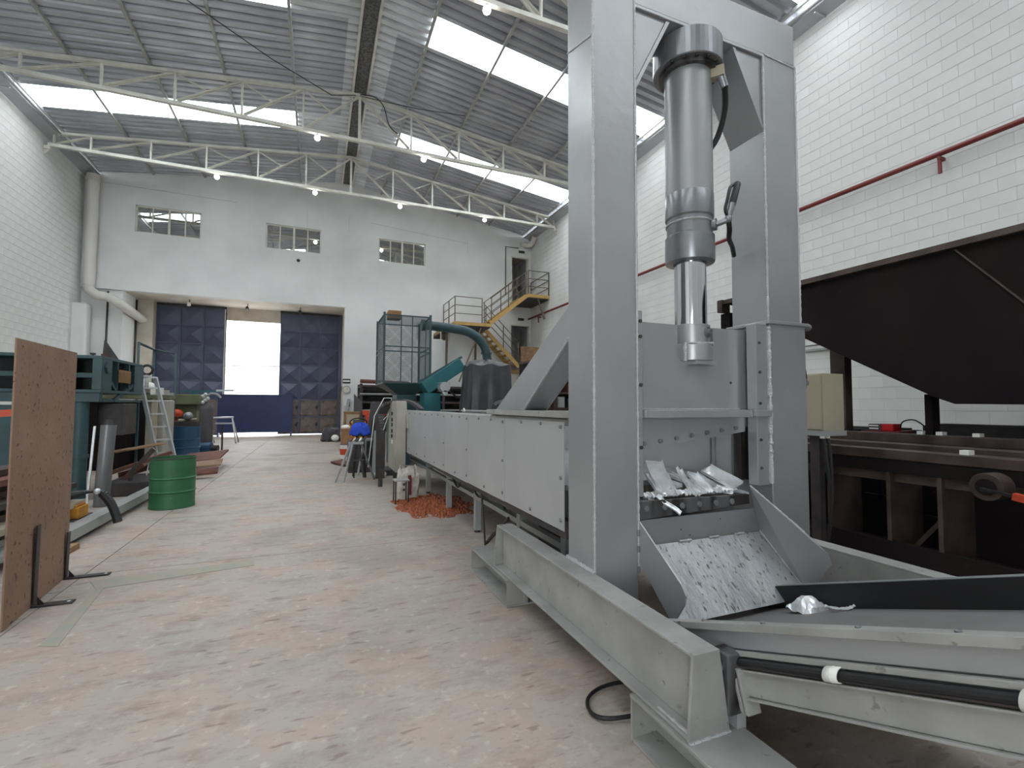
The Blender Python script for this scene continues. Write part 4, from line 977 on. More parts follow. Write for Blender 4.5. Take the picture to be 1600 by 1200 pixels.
cw = MB().tube([(-14 + 2 * i, 29.4, 3.4 - .02 * (i % 3)) for i in range(12)], .025, 6).build('overhead_wire', 'dark'); tag(cw, 'dark overhead wire crossing in front of the street wall', 'wire')
struct(MB().box(.852, .958, YD + .0, YD + .12, 0, 5.16).build('trim_6', 'navy'))
struct(MB().box(-3.48, -3.42, YD + .02, YD + .14, 0, 5.1).build('trim_4', 'steelw'))
# small lamps under the gate soffit
for k, (x, lb) in enumerate(((-4.47, 'small spotlight under the gate soffit, leftmost'), (-2.56, 'small spotlight under the gate soffit, middle one'), (-.69, 'small spotlight under the gate soffit, rightmost'))):
    t = thing('soffit_spotlight', lb, 'lamp', (x, 20.8, OZ), 'spotlights under the gate soffit')
    MB().cyl((x, 20.8, OZ), (x, 20.8, OZ - .13), .015, n=8).build('stem', 'dark', t)
    MB().cyl((x - .02, 20.77, OZ - .13), (x + .0, 20.74, OZ - .24), .05, .065, n=12).build('lamp_head', 'dark' if k else 'white', t)
# downpipe and sloping pipe in the left corner
dp = thing('downpipe', 'thick off-white rainwater pipe in the left far corner', 'pipe', (-7.1, 19.75, 5))
MB().cyl((-7.08, 19.75, 8.72), (-7.08, 19.75, 5.2), .165, n=20).build('pipe', 'pvc', dp)
MB().cyl((-7.08, 19.75, 8.93), (-7.08, 19.75, 8.70), .19, n=20).build('socket', 'pvc', dp)
MB().tube(smooth([(-7.08, 19.75, 5.22), (-7.07, 19.75, 5.08), (-6.98, 19.75, 4.98), at(152, 461, Y=19.7), at(167, 464, Y=19.75), at(176, 468, Y=19.74), at(195, 480, X=-6.1), at(226, 502, X=-6.08)]), .145, 16).build('bend', 'pvc', dp)
o = MB().box(-7.391, -7.05, 19.5, 19.9, 0, 4.55).build('pilaster', 'plaster'); struct(o); o.name = 'trim_5'
for k, (xq, y, lb) in enumerate(((-6.66, 20.05, 'thin dark conduit on the wall left of the gate, nearer one'), (-6.215, 21.3, 'thin dark conduit in the corner left of the gate'))):
    o = MB().cyl((xq, y, 1.5), (xq, y, 5.1), .03, n=8).build('wall_conduit', 'dark'); tag(o, lb, 'pipe')
# security camera, cables
q = at(466, 407, Y=YW - .05)
o = MB().sphere((q.x, YW - .06, q.z), .06).build('security_camera', 'dark'); tag(o, 'tiny dark security camera below the middle window', 'camera')
o = MB().tube([(-3.3, 10.9, 9.68), (-1.2, 12.6, 9.68), (.2, 13.6, 9.75), (.9, 13.72, 10.0)], .012, 5).build('ceiling_cable', 'black'); tag(o, 'thin black cable strung under the roof left of the ridge', 'cable')
o = MB().tube([(.95, 13.7, 9.98), (2.5, 13.3, 9.75), (3.8, 12.9, 9.63)], .010, 5).build('ceiling_cable', 'black'); tag(o, 'thin black cable strung under the roof right of the ridge', 'cable')
o = MB().tube(smooth([(.95, 13.66, 10.0), (1.35, 13.66, 10.02), (1.6, 13.66, 9.8), (1.75, 13.66, 9.3), (2.0, 13.66, 9.1)]), .014, 5).build('ceiling_cable', 'black'); tag(o, 'thick black cable hanging in a curve beside the truss peak', 'cable')
# downpipe stub and conduit by the upper door
sp = thing('rainwater_elbow', 'short white rainwater elbow under the roof corner above the stairs', 'pipe', (8.95, 19.8, 8.6))
MB().tube(smooth([(9.0, 19.3, 8.95), (9.0, 19.5, 8.72), (8.9, 19.7, 8.66), (8.72, 19.82, 8.7), (8.66, 19.84, 8.78)]), .12, 12).build('elbow', 'pvc', sp)
o = MB().tube([(7.86, 19.97, 6.3), (7.86, 19.97, 8.55), (8.5, 19.97, 8.55)], .02, 6).build('wall_conduit', 'dark'); tag(o, 'thin dark conduit bent over the upper stair doorway', 'pipe')
# ================================================================== LEFT SIDE
SP = thing('steel_plate', 'tall rusty brown steel plate standing on edge at the left front', 'plate', (-1.6, 4.05, 0))
d = Vector((-1.66 + 1.572, 4.62 - 3.515, 0)).normalized(); nrm = Vector((d.y, -d.x, 0))
a = Vector((-1.566, 3.515, 0)); b = Vector((-1.652, 4.475, 0))
MB().prism([a + Vector((0, 0, .002)), b + Vector((0, 0, .002)), b + Vector((0, 0, 1.632)), a + Vector((0, 0, 1.622))], -nrm * .010).build('plate_body', 'rust', SP, bevel=.003)
for k, (yy, hh, ft_, lb) in enumerate(((4.40, .335, .26, 'dark steel angle bracket standing against the far edge of the rusty plate'), (3.87, .50, .2, 'dark steel angle bracket standing against the near part of the rusty plate'))):
    t = thing('angle_bracket', lb, 'bracket', (-1.6, yy, 0), 'steel squares holding the rusty plate')
    x = a.x + (b.x - a.x) * (yy - a.y) / (b.y - a.y) + .004
    MB().prism([(x, yy, .012), (x + .008, yy, .012), (x + .02, yy - .02, hh), (x + .012, yy - .02, hh)], (-.004, .05, 0)).build('upright', 'dark', t, bevel=.001)
    f = MB().box(x + .0, x + ft_, yy - .015, yy + .04, 0.001, .011).build('foot', 'dark', t, bevel=.001)
    MB().cyl((x + ft_ - .025, yy + .012, .0112), (x + ft_ - .025, yy + .012, .0125), .009, n=10).build('bolt_hole', 'white', f)
    MB().prism([(x + .02, yy + .01, .012), (x + .055, yy + .01, .012), (x + .02, yy + .01, .06)], (0, .006, 0)).build('web', 'dark', t)
# teal press frame by the left wall
TP = thing('teal_press', 'big dark teal press frame along the left wall behind the rusty plate', 'machine', (-3.5, 8, 0))
X1, Y0 = -2.6, 7.74
MB().box(-7.0, X1, Y0, 9.35, 1.845, 1.885).build('top_plate', 'teal', TP, bevel=.004)
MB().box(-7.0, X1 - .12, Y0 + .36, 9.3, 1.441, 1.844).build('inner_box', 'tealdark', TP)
MB().box(-7.0, X1, Y0, 9.35, 1.40, 1.44).build('bottom_plate', 'teal', TP, bevel=.004)
MB().box(-7.0, X1 - .02, Y0 + .02, Y0 + .12, 1.28, 1.399).build('front_beam', 'teal', TP, bevel=.004)
for x0, x1 in ((-3.30, -2.92), (-4.6, -4.2), (-5.9, -5.5)): MB().box(x0, x1, Y0 + .04, Y0 + .10, 1.441, 1.844).build('front_panel', 'teal', TP, bevel=.004)
MB().box(-7.0, X1 - .1, Y0 + .101, Y0 + .14, 1.60, 1.66).build('cross_bar', 'teal', TP)
MB().box(X1 - .10, X1 - .0, Y0 + .0, Y0 + .34, 1.441, 1.844).build('corner_post', 'teal', TP, bevel=.004)
MB().cyl((X1 - .001, Y0 + .17, 1.74), (X1 + .025, Y0 + .17, 1.74), .085, n=6).build('pivot_pad', 'teal', TP, bevel=.004)
MB().box(X1 - .10, X1 - .0, 8.95, 9.35, 1.441, 1.844).build('corner_post', 'teal', TP, bevel=.004)
for y in (8.30, 8.74): MB().box(X1 - .08, X1 - .01, y, y + .035, 1.441, 1.844).build('side_rib', 'teal', TP)
MB().beam((X1 - .03, 9.2, 1.62), (X1 - .03, 8.25, 1.30), .03, .05).build('diagonal_brace', 'teal', TP)
MB().beam((X1 - .03, 8.05, 1.60), (X1 - .03, 8.3, 1.44), .03, .04).build('diagonal_brace', 'teal', TP)
MB().box(X1 - .12, X1 - .02, Y0 + .13, 9.35, 1.28, 1.32).build('side_rail', 'teal', TP)
MB().box(-4.4, -2.98, Y0 + .0, Y0 + .5, 0.0, 1.24).build('leg_cabinet', 'teal', TP, bevel=.006)
MB().cyl((-2.84, Y0 + .12, 0.0), (-2.84, Y0 + .12, 1.28), .085, n=16).build('leg_tube', 'teal', TP)
MB().cyl((-2.84, Y0 + .12, .55), (-2.84, Y0 + .12, .6), .10, n=16).build('leg_collar', 'teal', TP)
MB().cyl((-2.84, Y0 + .12, .0), (-2.84, Y0 + .12, .05), .11, n=16).build('leg_flange', 'teal', TP)
MB().box(-2.78, -2.50, Y0 + .45, 8.75, .82, 1.26).build('ram_box', 'dark', TP, bevel=.01)
MB().box(-2.66, -2.63, 9.28, 9.32, 0, 1.28).build('rear_leg', 'teal', TP)
MB().box(-7.0, -6.6, Y0 + .2, 9.2, 0, 1.28).build('leg_cabinet', 'teal', TP)
# parts lying on top of the teal frame
o = MB().box(X1 + .002, X1 + .008, 8.30, 8.76, 1.56, 1.74).build('corrugated_cardboard', 'card'); tag(o, 'ribbed brown cardboard piece stuck on the side of the teal press', 'cardboard')
for k in range(7): MB().box(X1 + .0085, X1 + .013, 8.31, 8.75, 1.572 + .022 * k, 1.582 + .022 * k).build('corrugation', 'wood', o, local=True)
pc = at(190, 548, X=-2.9)
t = thing('scrap_bracket', 'dark pointed steel bracket lying on top of the teal press', 'bracket', (-2.85, 8.75, 1.886))
MB().prism([(-2.85, 8.5, 1.887), (-2.85, 9.15, 1.887), (-2.85, 8.62, 2.12), (-2.85, 8.52, 2.17), (-2.85, 8.49, 2.0)], (.02, 0, 0)).build('bracket_plate', 'dark', t)
MB().box(-2.86, -2.80, 8.46, 8.52, 1.887, 1.97).build('bracket_foot', 'rustred', t)
for k, (x, lb) in enumerate(((-3.15, 'small dark eyebolt on the teal press top near the rusty plate'), (-2.86, 'small dark lifting hook on the teal press top by the corner'))):
    o = MB().cyl((x, 8.2, 1.886), (x, 8.2, 1.93), .012, n=8).cyl((x, 8.2, 1.93), (x, 8.2, 1.955), .03, .035, n=8).build('eyebolt', 'dark'); tag(o, lb, 'bolt')
# polished tube leaning in front
o = MB().cyl((-2.42, 7.35, .0), (-2.40, 7.42, .99), .078, n=24).build('steel_tube', mat('dull_grey_tube', srgb(112, 112, 114), .35, .3)); tag(o, 'shiny grey steel tube standing upright in front of the teal press', 'tube')
MB().cyl((-2.40, 7.42, .991), (-2.40, 7.42, 1.06), .05, .03, n=16).build('tube_cap', 'dark', o, local=True)
o = MB().beam((-2.55, 7.32, 0), (-2.53, 7.4, .98), .022, .022).build('steel_rod', 'alum'); tag(o, 'thin bright rod standing left of the shiny steel tube', 'rod')
# I-beam on the floor with wood blocks
ib = thing('steel_channel', 'long grey steel channel lying on the floor beside the rusty plate', 'steel channel', (-2.0, 6.5, 0))
MB().box(-2.09, -1.96, 5.2, 8.4, .13, .142).box(-2.09, -1.96, 5.2, 8.4, .05, .06).box(-1.975, -1.962, 5.2, 8.4, .06, .13).build('channel_body', 'pipegrey', ib)
o = MB().box(-2.2, -1.88, 5.12, 5.3, 0, .05).build('wood_block', 'wood'); tag(o, 'brown wood block under the near end of the steel channel', 'wood block')
o = MB().box(-2.2, -1.9, 8.2, 8.35, 0, .05).build('wood_block', 'wood'); tag(o, 'brown wood block under the far end of the channel beside the drum', 'wood block')
# stock bars piled along the wall
rnd = random.Random(5)
ORD = ['lowest', 'second lowest', 'third lowest', 'fourth from the bottom', 'fifth from the bottom', 'sixth from the bottom', 'sixth from the top', 'fifth from the top', 'fourth from the top', 'third from the top', 'second from the top', 'topmost']
CN = {'rustred': 'red-brown', 'browntop': 'worn brown', 'beige': 'beige', 'pipegrey': 'plain grey', 'dark': 'blackish', 'cabinet': 'pale grey'}
for k in range(12):
    x = -2.55 + .16 * ((k * 5) % 3) - .02 * k; z = .05 + .056 * k; m_ = ['dark', 'pipegrey', 'cabinet', 'dark', 'beige', 'browntop', 'cabinet', 'dark', 'browntop', 'cabinet', 'rustred', 'browntop'][k]
    t = thing('stock_bar', '%s steel bar, %s in the floor pile at the left edge' % (CN[m_], ORD[k]), 'steel bar', (x, 5, z), 'stock bars piled by the left wall')
    MB().beam((x - .1, 2.6 + .1 * (k % 4), z), (x + .05 * (k % 3), 6.2 - .1 * (k % 3), z), .30 - .01 * k, .05).build('bar', m_, t)
    MB().box(x - .2, x + .2, 4.3, 4.4, z - .031, z - .0255).build('spacer', 'wood', t)
o = MB().box(-2.9, -2.1, 4.2, 4.5, .0, .018).build('pile_bearer', 'wood'); tag(o, 'wood bearer under the stock bars at the left edge', 'wood block')
q = at(12, 650, Y=6.5)
o = MB().beam((-3.9, 6.4, q.z - .05), (-2.7, 6.5, q.z + .05), .08, .07).build('orange_beam', 'orange'); tag(o, 'orange painted beam crossing at the left edge under the teal press', 'beam')
# yellow tool box and drill
tx = thing('tool_box', 'mustard yellow plastic tool box on the floor stock right of the rusty plate', 'box', (-2.22, 5.95, .1))
MB().box(-2.62, -2.10, 5.86, 6.08, .145, .255).build('box_body', 'yellow', tx, bevel=.01)
MB().box(-2.60, -2.12, 5.87, 6.07, .256, .275).build('box_lid', 'yellow', tx, bevel=.006)
MB().box(-2.35, -2.13, 5.90, 6.04, .276, .280).build('box_sticker', 'orange', tx)
o = MB().box(-2.7, -2.1, 5.80, 6.2, .0, .144).build('stock_billet', 'dark', bevel=.01); tag(o, 'dark billet stack carrying the yellow tool box', 'steel bar')
gr = thing('angle_grinder', 'black angle grinder lying over the steel channel next to the yellow tool box', 'tool', (-1.95, 6.0, .2))
MB().tube(smooth([(-2.28, 5.92, .33), (-2.20, 5.93, .36), (-2.10, 5.98, .38), (-2.02, 6.0, .38), (-1.94, 6.0, .34)]), .035, 10, lambda i: .8 + .4 * math.sin(i * .3)).build('grinder_body', 'black', gr)
MB().tube(smooth([(-1.97, 6.0, .36), (-1.9, 6.0, .26), (-1.85, 5.98, .15), (-1.82, 5.96, .07)]), .04, 8).build('rubber_sleeve', 'black', gr)
MB().sphere((-2.0, 5.97, .385), .03).build('gear_head', 'alum', gr)
MB().sphere((-2.30, 5.90, .32), .03).build('side_handle', 'machined', gr)
# rusty offcuts behind the drum
for k, (p0, p1, w_, h_, m_) in enumerate((((-2.9, 8.6, .2), (-2.1, 9.0, .5), .1, .05, 'rustred'), ((-2.8, 9.2, .15), (-2.15, 8.8, .35), .08, .08, 'rustred'), ((-2.6, 8.5, .1), (-2.2, 8.5, .6), .05, .06, 'browntop'), ((-3.0, 9.0, .5), (-2.3, 9.3, .62), .3, .02, 'wood'), ((-2.7, 8.3, .02), (-2.25, 8.25, .4), .04, .05, 'rustred'), ((-2.4, 8.1, .02), (-2.3, 8.1, .45), .03, .04, 'dark'))):
    o = MB().beam(p0, p1, w_, h_).build('rusty_offcut', m_); tag(o, ['lowest rusty bar sloping up to the right behind the green drum', 'thick rusty square bar lying across the heap behind the green drum', 'worn brown bar leaning steeply in the heap behind the drum', 'weathered board lying on top of the rusty heap', 'short red-brown bar leaning against the heap beside the drum', 'thin dark bar standing just left of the green drum'][k], 'scrap metal', 'rusty offcuts behind the green drum')
o = MB().box(-2.62, -2.1, 8.0, 8.9, 0.0, .20).build('steel_block', 'dark', bevel=.02); tag(o, 'low dark grey steel block on the floor left of the green drum', 'steel block')
for k, (x0, x1, y0, y1, z, m_) in enumerate(((-2.3, -1.55, 9.2, 9.6, .05, 'rustred'), (-2.25, -1.6, 9.75, 10.3, .12, 'rust'), (-2.4, -1.7, 10.2, 11.6, .18, 'rustred'))):
    o = MB().prism([(x0, y0, z), (x1, y0 + .3, z + .02), (x1, y1, z + .1), (x0, y1, z + .04)], (0, 0, .03)).build('scrap_plate', m_)
    MB().box(x0 + .1, x0 + .2, y0 + .2, y1 - .1, 0, z - .001).build('packer', 'dark', o, local=True)
    tag(o, ['lowest red-brown scrap plate right of the green drum', 'middle brown scrap plate lying right of the green drum', 'farthest red-brown scrap plate behind the green drum'][k], 'scrap metal')
# drums
def drum(x, y, r, h, m_, name, label):
    t = thing(name, label, 'drum', (x, y, 0))
    prof = [(0, .012), (r - .012, .012), (r, .0), (r + .004, .01), (r, .02)]
    for f_ in (.333, .60):
        prof += [(r, h * f_ - .012), (r + .013, h * f_ - .002), (r + .013, h * f_ + .002), (r, h * f_ + .012)]
    prof += [(r, h - .012), (r + .007, h - .006), (r + .004, h), (r - .006, h), (r - .006, .03), (0, .03)]
    MB().lathe(x, y, prof, 40).build('drum_shell', m_, t)
    MB().tube([(x + (r + .002) * math.cos(a), y + (r + .002) * math.sin(a), h) for a in [2 * math.pi * k / 40 for k in range(41)]], .007, 6).build('rim', 'dark' if m_ == 'green' else m_, t)
    return t
gd = drum(-1.62, 7.04, .235, .60, 'green', 'steel_drum', 'open green steel drum standing on the floor, nearest drum')
MB().tube(smooth([(-1.853, 6.97, .53), (-1.864, 6.965, .45), (-1.868, 6.965, .40)]), .006, 6).build('locking_lever', 'alum', gd)
bd_ = drum(-2.87, 13.35, .31, .74, 'blue', 'steel_drum', 'blue steel drum behind the ladder')
bx = thing('junk_tray', 'dark tray of tools standing on the blue drum', 'tray', (-2.87, 13.35, .76))
MB().box(-3.1, -2.6, 13.15, 13.55, .75, .86).build('tray', 'dark', bx); MB().cyl((-3.0, 13.3, .88), (-2.65, 13.4, .90), .03).build('rod', 'beige', bx)
MB().sphere((-2.80, 13.28, .98), .10).build('ball_float', 'machined', bx)
# ladder
LD = thing('ladder', 'leaning silver aluminium ladder behind the green drum', 'ladder', (-2.4, 9.0, 0))
def lp(u, s): return Vector((-2.71 + .41 * (1 - u), 9.56 - .2 * (1 - u), 1.70 * u)) + Vector((s * .20 * (1 + .15 * (1 - u)), s * .05, 0))
for s in (0, 1): MB().beam(lp(0, s), lp(1, s), .03, .06).build('side_rail', 'alum', LD)
for k in range(1, 8):
    u = k / 8 + .02; MB().beam(lp(u, 0), lp(u, 1), .05, .022).build('rung', 'alum', LD)
MB().beam(lp(1, 0) + Vector((-.02, 0, 0)), lp(1, 1) + Vector((.02, 0, 0)), .07, .025).build('top_cap', 'alum', LD)
# workbench, tool cabinet, bench clutter
WB = thing('workbench', 'dark green workbench with grey side cabinet behind the ladder', 'workbench', (-3.5, 12, 0))
MB().box(-4.6, -2.85, 11.2, 12.4, 1.36, 1.44).build('benchtop', 'olive', WB, bevel=.004)
MB().box(-3.12, -2.82, 11.42, 12.18, .0, 1.34).build('pedestal', 'cabinet', WB, bevel=.02)
MB().box(-4.5, -3.35, 11.3, 12.3, .0, 1.34).build('cupboard', 'brown', WB, bevel=.01)
MB().box(-2.98, -2.90, 11.25, 11.33, 0, 1.36).build('bench_leg', 'beige', WB)
MB().box(-2.98, -2.90, 12.2, 12.3, 0, 1.36).build('bench_leg', 'beige', WB)
for k in range(2):
    MB().tube([(-3.55 + .24 * k, 11.22 + .09 * math.cos(a), 1.02 + .09 * math.sin(a)) for a in [2 * math.pi * i / 20 for i in range(21)]], .035, 8).build('belt_pulley', 'beige', WB)
t = thing('steel_offcut_tray', 'stack of grey flat sheets on the workbench under the helmet', 'tray', (-3.1, 11.8, 1.44))
MB().box(-3.4, -2.84, 11.4, 12.2, 1.441, 1.50).build('sheet_stack', 'pipegrey', t); MB().box(-3.35, -2.9, 11.5, 12.1, 1.501, 1.55).build('sheet_stack', 'beige', t)
hm = thing('safety_helmet', 'white safety helmet on the stack of sheets on the workbench', 'helmet', (-3.15, 11.7, 1.55))
MB().sphere((-3.15, 11.7, 1.60), .12, 16, .85).build('shell', 'white', hm); MB().cyl((-3.15, 11.66, 1.565), (-3.15, 11.66, 1.575), .14, n=18).build('brim', 'white', hm)
for k, x in enumerate((-2.96, -2.865)):
    o = MB().box(x - .043, x + .043, 11.22, 11.38, 1.441, 1.58).build('product_box', 'white', bevel=.004); tag(o, ['white carton with red side at the right end of the workbench, left one', 'white carton at the right end of the workbench, right one'][k], 'box')
    MB().box(x - .0445, x - .0435, 11.23, 11.37, 1.45, 1.57).build('red_side', 'orange', o, local=True)
rg = thing('ring_gauge', 'black ring shaped gauge standing above the ladder top', 'gauge', (-3.6, 11.4, 1.44))
q = at(230, 578, Y=11.4)
MB().tube([(q.x + .09 * math.cos(a), 11.4, q.z + .09 * math.sin(a)) for a in [2 * math.pi * i / 24 for i in range(25)]], .025, 8).build('ring', 'black', rg)
MB().cyl((q.x, 11.4, 1.441), (q.x, 11.4, q.z - .1), .035, n=10).build('stem', 'pipegrey', rg); MB().box(q.x - .12, q.x + .12, 11.3, 11.5, 1.441, 1.47).build('gauge_base', 'dark', rg)
# thin frame behind the bench
fr = thing('tube_frame', 'tall thin dark steel tube frame standing behind the workbench', 'frame', (-3.1, 13, 0))
fa, fb, fc = at(217, 536, Y=12.9), at(241, 546, Y=13.6), at(275, 553, Y=13.6)
MB().cyl((fa.x, fa.y, 0), (fa.x, fa.y, fa.z), .025, n=8).build('post', 'cage', fr); MB().cyl((fb.x, fb.y, 0), (fb.x, fb.y, fb.z), .025, n=8).build('post', 'cage', fr); MB().cyl((fc.x, fc.y, 0), (fc.x, fc.y, fc.z), .025, n=8).build('post', 'cage', fr)
MB().cyl(fa, fb, .03, n=8).build('top_tube', 'cage', fr); MB().cyl(fb, fc, .02, n=8).build('top_tube', 'cage', fr)
# olive machine tool with orange helmet
OM = thing('olive_machine_tool', 'olive green machine tool standing behind the blue drum', 'machine', (-3.4, 15.2, 0))
MB().box(-4.0, -2.95, 14.9, 15.6, 0, 1.25).build('base_cabinet', 'olive', OM, bevel=.01)
MB().box(-4.1, -2.85, 14.7, 15.7, 1.25, 1.52).build('headstock', 'olive', OM, bevel=.02)
MB().box(-3.85, -3.55, 14.86, 14.9, .35, .95).build('door_panel', 'beige', OM)
for k in range(3): MB().cyl((-3.6 + .12 * k, 14.86, 1.05 + .05 * (k % 2)), (-3.6 + .12 * k, 14.78, 1.0), .03, n=10).build('control_knob', 'dark', OM)
o = MB().sphere((-3.35, 14.72, 1.03), .14, 14, .75).build('hard_hat', 'orange'); tag(o, 'orange hard hat hanging on the olive machine tool', 'helmet'); MB().box(-3.48, -3.22, 14.6, 14.66, .95, .97).build('peak', 'orange', o, local=True)
o = MB().box(-3.42, -3.28, 14.7, 14.86, .6, .88).build('maroon_guard', 'maroon'); tag(o, 'maroon guard under the orange hard hat', 'guard')
bv = thing('bench_vice', 'teal swivel arm on the bench right of the olive machine tool', 'tool', (-2.9, 14.5, 1.52))
MB().beam((-3.3, 14.8, 1.60), (-2.35, 14.8, 1.62), .08, .04).build('arm', 'teal2', bv); MB().cyl((-3.0, 14.8, 1.52), (-3.0, 14.8, 1.62), .05).build('swivel', 'teal2', bv); MB().beam((-2.5, 14.8, 1.63), (-2.1, 14.8, 1.64), .1, .05).build('handle', 'alum', bv)
# gas cylinder with regulator
gc = thing('gas_cylinder', 'tall dark grey gas cylinder with shiny valve gear near the gate', 'cylinder', (-2.63, 14.35, 0))
MB().lathe(-2.63, 14.35, [(0, 0), (.155, 0), (.155, 1.12), (.13, 1.21), (.06, 1.28), (.04, 1.32), (0, 1.32)], 24).build('bottle', 'lead', gc)
for k in range(5): MB().sphere((-2.70 + .05 * (k % 3), 14.28, 1.31 + .05 * k), .05).build('valve_part', 'alum', gc)
MB().tube(smooth([(-2.63, 14.3, 1.46), (-2.54, 14.28, 1.53), (-2.4, 14.28, 1.52), (-2.31, 14.28, 1.43)]), .028, 8).build('regulator_arm', 'pipegrey', gc)
o = MB().beam((-2.45, 14.5, .76), (-2.05, 14.45, .76), .05, .04).build('flat_bar', 'alum'); tag(o, 'pale flat bar held level beside the gas cylinder', 'steel bar')
MB().box(-2.3, -2.26, 14.46, 14.5, 0, .739).build('bar_prop', 'dark', o, local=True)
mt = thing('electric_motor', 'small blue electric motor on the floor by the gas cylinder', 'motor', (-2.5, 13.95, .15))
MB().cyl((-2.70, 13.98, .16), (-2.42, 13.93, .16), .15, n=18).build('motor_body', 'blue', mt); MB().cyl((-2.42, 13.93, .16), (-2.27, 13.90, .16), .08, n=14).build('gearbox', 'dark', mt); MB().box(-2.68, -2.45, 13.86, 14.04, 0, .03).build('motor_foot', 'dark', mt)
# trestles
def trestle(x, y, label, s=1.0, rz=0):
    t = thing('trestle', label, 'trestle', (x, y, 0), 'silver folding trestles near the gate', rz)
    MB().cyl((-.42 * s, 0, .82), (.42 * s, 0, .84), .03, n=8).build('top_bar', 'alum', t, local=True)
    for a, b in ((-1, -1), (-1, 1), (1, -1), (1, 1)):
        MB().cyl((a * .38 * s, 0, .82), (a * .55 * s, b * .3, 0), .022, n=8).build('leg', 'alum', t, local=True)
trestle(-2.95, 18.0, 'silver folding trestle nearest the blue barrier'); trestle(-3.6, 18.2, 'silver folding trestle left one behind the gas cylinder', .8, .5)
# ================================================================== BACK OF THE HALL
# staircase
ST = thing('staircase', 'ochre steel staircase with landings and thin railings in the far right corner', 'staircase', (7, 19, 0))
def rails(pts, h=1.0, m_='rail', posts=None):
    for hh in (h, h * .66, h * .33):
        MB().tube([(p[0], p[1], p[2] + hh) for p in pts], .017, 6).build('handrail' if hh == h else 'mid_rail', m_, ST)
    for p in (posts or pts): MB().cyl((p[0], p[1], p[2]), (p[0], p[1], p[2] + h), .022, n=8).build('railing_post', m_, ST)
# upper landing
MB().box(8.09, 9.12, 18.05, 19.97, 5.83, 5.97).build('landing', 'ochre', ST); MB().box(8.0, 9.1, 18.1, 19.9, 5.78, 5.829).build('landing_underside', 'dark', ST)
MB().beam((8.6, 18.1, 5.8), (8.92, 18.1, 4.95), .05, .06).build('landing_strut', 'rail', ST)
rails([(8.15, 18.07, 5.97), (9.1, 18.07, 5.97)]); rails([(9.1, 18.07, 5.97), (9.1, 19.9, 5.97)])
# upper flight
U0, U1 = Vector((8.09, 18.08, 5.90)), Vector((6.45, 18.08, 4.60))
for y in (18.08, 18.95): MB().beam((U0.x, y, U0.z), (U1.x, y, U1.z), .05, .17).build('stringer', 'ochre', ST)
for k in range(8):
    u = (k + .5) / 8; p = U0.lerp(U1, u); MB().box(p.x - .12, p.x + .12, 18.11, 18.92, p.z, p.z + .03).build('tread', 'ochre', ST)
for y in (18.07, 18.97):
    rails([(8.09, y, 5.97), (6.45, y, 4.66)], .95, posts=[(8.0, y, 5.9), (7.25, y, 5.3), (6.5, y, 4.7)])
# middle landing
MB().box(4.95, 6.5, 18.05, 19.97, 4.45, 4.58).build('landing', 'ochre', ST); MB().box(5.0, 6.45, 18.1, 19.9, 4.40, 4.449).build('landing_underside', 'dark', ST)
rails([(6.1, 18.07, 4.58), (4.97, 18.07, 4.58), (4.97, 19.9, 4.58)], posts=[(6.1, 18.07, 4.58), (4.97, 18.07, 4.58), (4.97, 19.0, 4.58), (4.97, 19.9, 4.58)])
MB().beam((6.1, 18.2, 4.4), (5.2, 18.2, 2.2), .05, .05).build('landing_strut', 'rail', ST)
# lower flight
L0, L1 = Vector((6.5, 19.05, 4.55)), Vector((8.15, 19.05, 2.95))
for y in (19.05, 19.9): MB().beam((L0.x, y, L0.z), (L1.x, y, L1.z), .05, .17).build('stringer', 'ochre', ST)
for k in range(8):
    u = (k + .5) / 8; p = L0.lerp(L1, u); MB().box(p.x - .12, p.x + .12, 19.08, 19.87, p.z, p.z + .03).build('tread', 'ochre', ST)
rails([(6.55, 19.04, 4.6), (8.15, 19.04, 3.05)], .95, posts=[(6.6, 19.04, 4.5), (7.4, 19.04, 3.75), (8.1, 19.04, 3.05)])
MB().box(8.15, 9.12, 19.0, 19.97, 2.72, 2.86).build('landing', 'ochre', ST)
MB().box(8.2, 9.1, 18.98, 19.02, 2.861, 3.85).build('railing_board', 'wood', ST)
for x in (8.3, 9.0): MB().box(x - .05, x + .05, 19.05, 19.15, 0, 2.72).build('support_post', 'ochre', ST)
for x in (5.1, 6.4): MB().box(x - .04, x + .04, 19.8, 19.88, 0, 4.45).build('support_post', 'rail', ST)
# wall clock, sign, box with cable beside the gate
t = thing('wall_clock', 'round pale wall clock on the far wall right of the gate', 'clock', (1.1, 19.98, 1.87))
MB().cyl((1.08, 19.995, 1.87), (1.08, 19.95, 1.87), .16, n=24).build('clock_case', 'pipegrey', t); MB().cyl((1.08, 19.949, 1.87), (1.08, 19.945, 1.87), .12, n=24).build('clock_face', 'clockface', t)
MB().beam((1.08, 19.942, 1.86), (1.12, 19.942, 1.93), .01, .01).build('clock_hand', 'dark', t)
t = MB().box(.93, 1.22, 19.98, 19.995, 2.12, 2.30).build('notice_board', 'dark'); tag(t, 'small black and white notice above the wall clock', 'sign'); MB().box(.95, 1.20, 19.97, 19.979, 2.18, 2.24).build('white_strip', 'white', t, local=True)
t = thing('socket_box', 'small white socket box with a hanging cable under the wall clock', 'box', (1.1, 19.98, 1.28))
MB().box(1.0, 1.14, 19.93, 19.995, 1.22, 1.36).build('box_body', 'white', t); MB().box(1.15, 1.22, 19.93, 19.995, 1.2, 1.38).build('switch', 'dark', t)
MB().tube(smooth([(1.1, 19.96, 1.22), (1.09, 19.95, .9), (1.12, 19.95, .6)]), .012, 6).build('cable', 'dark', t)
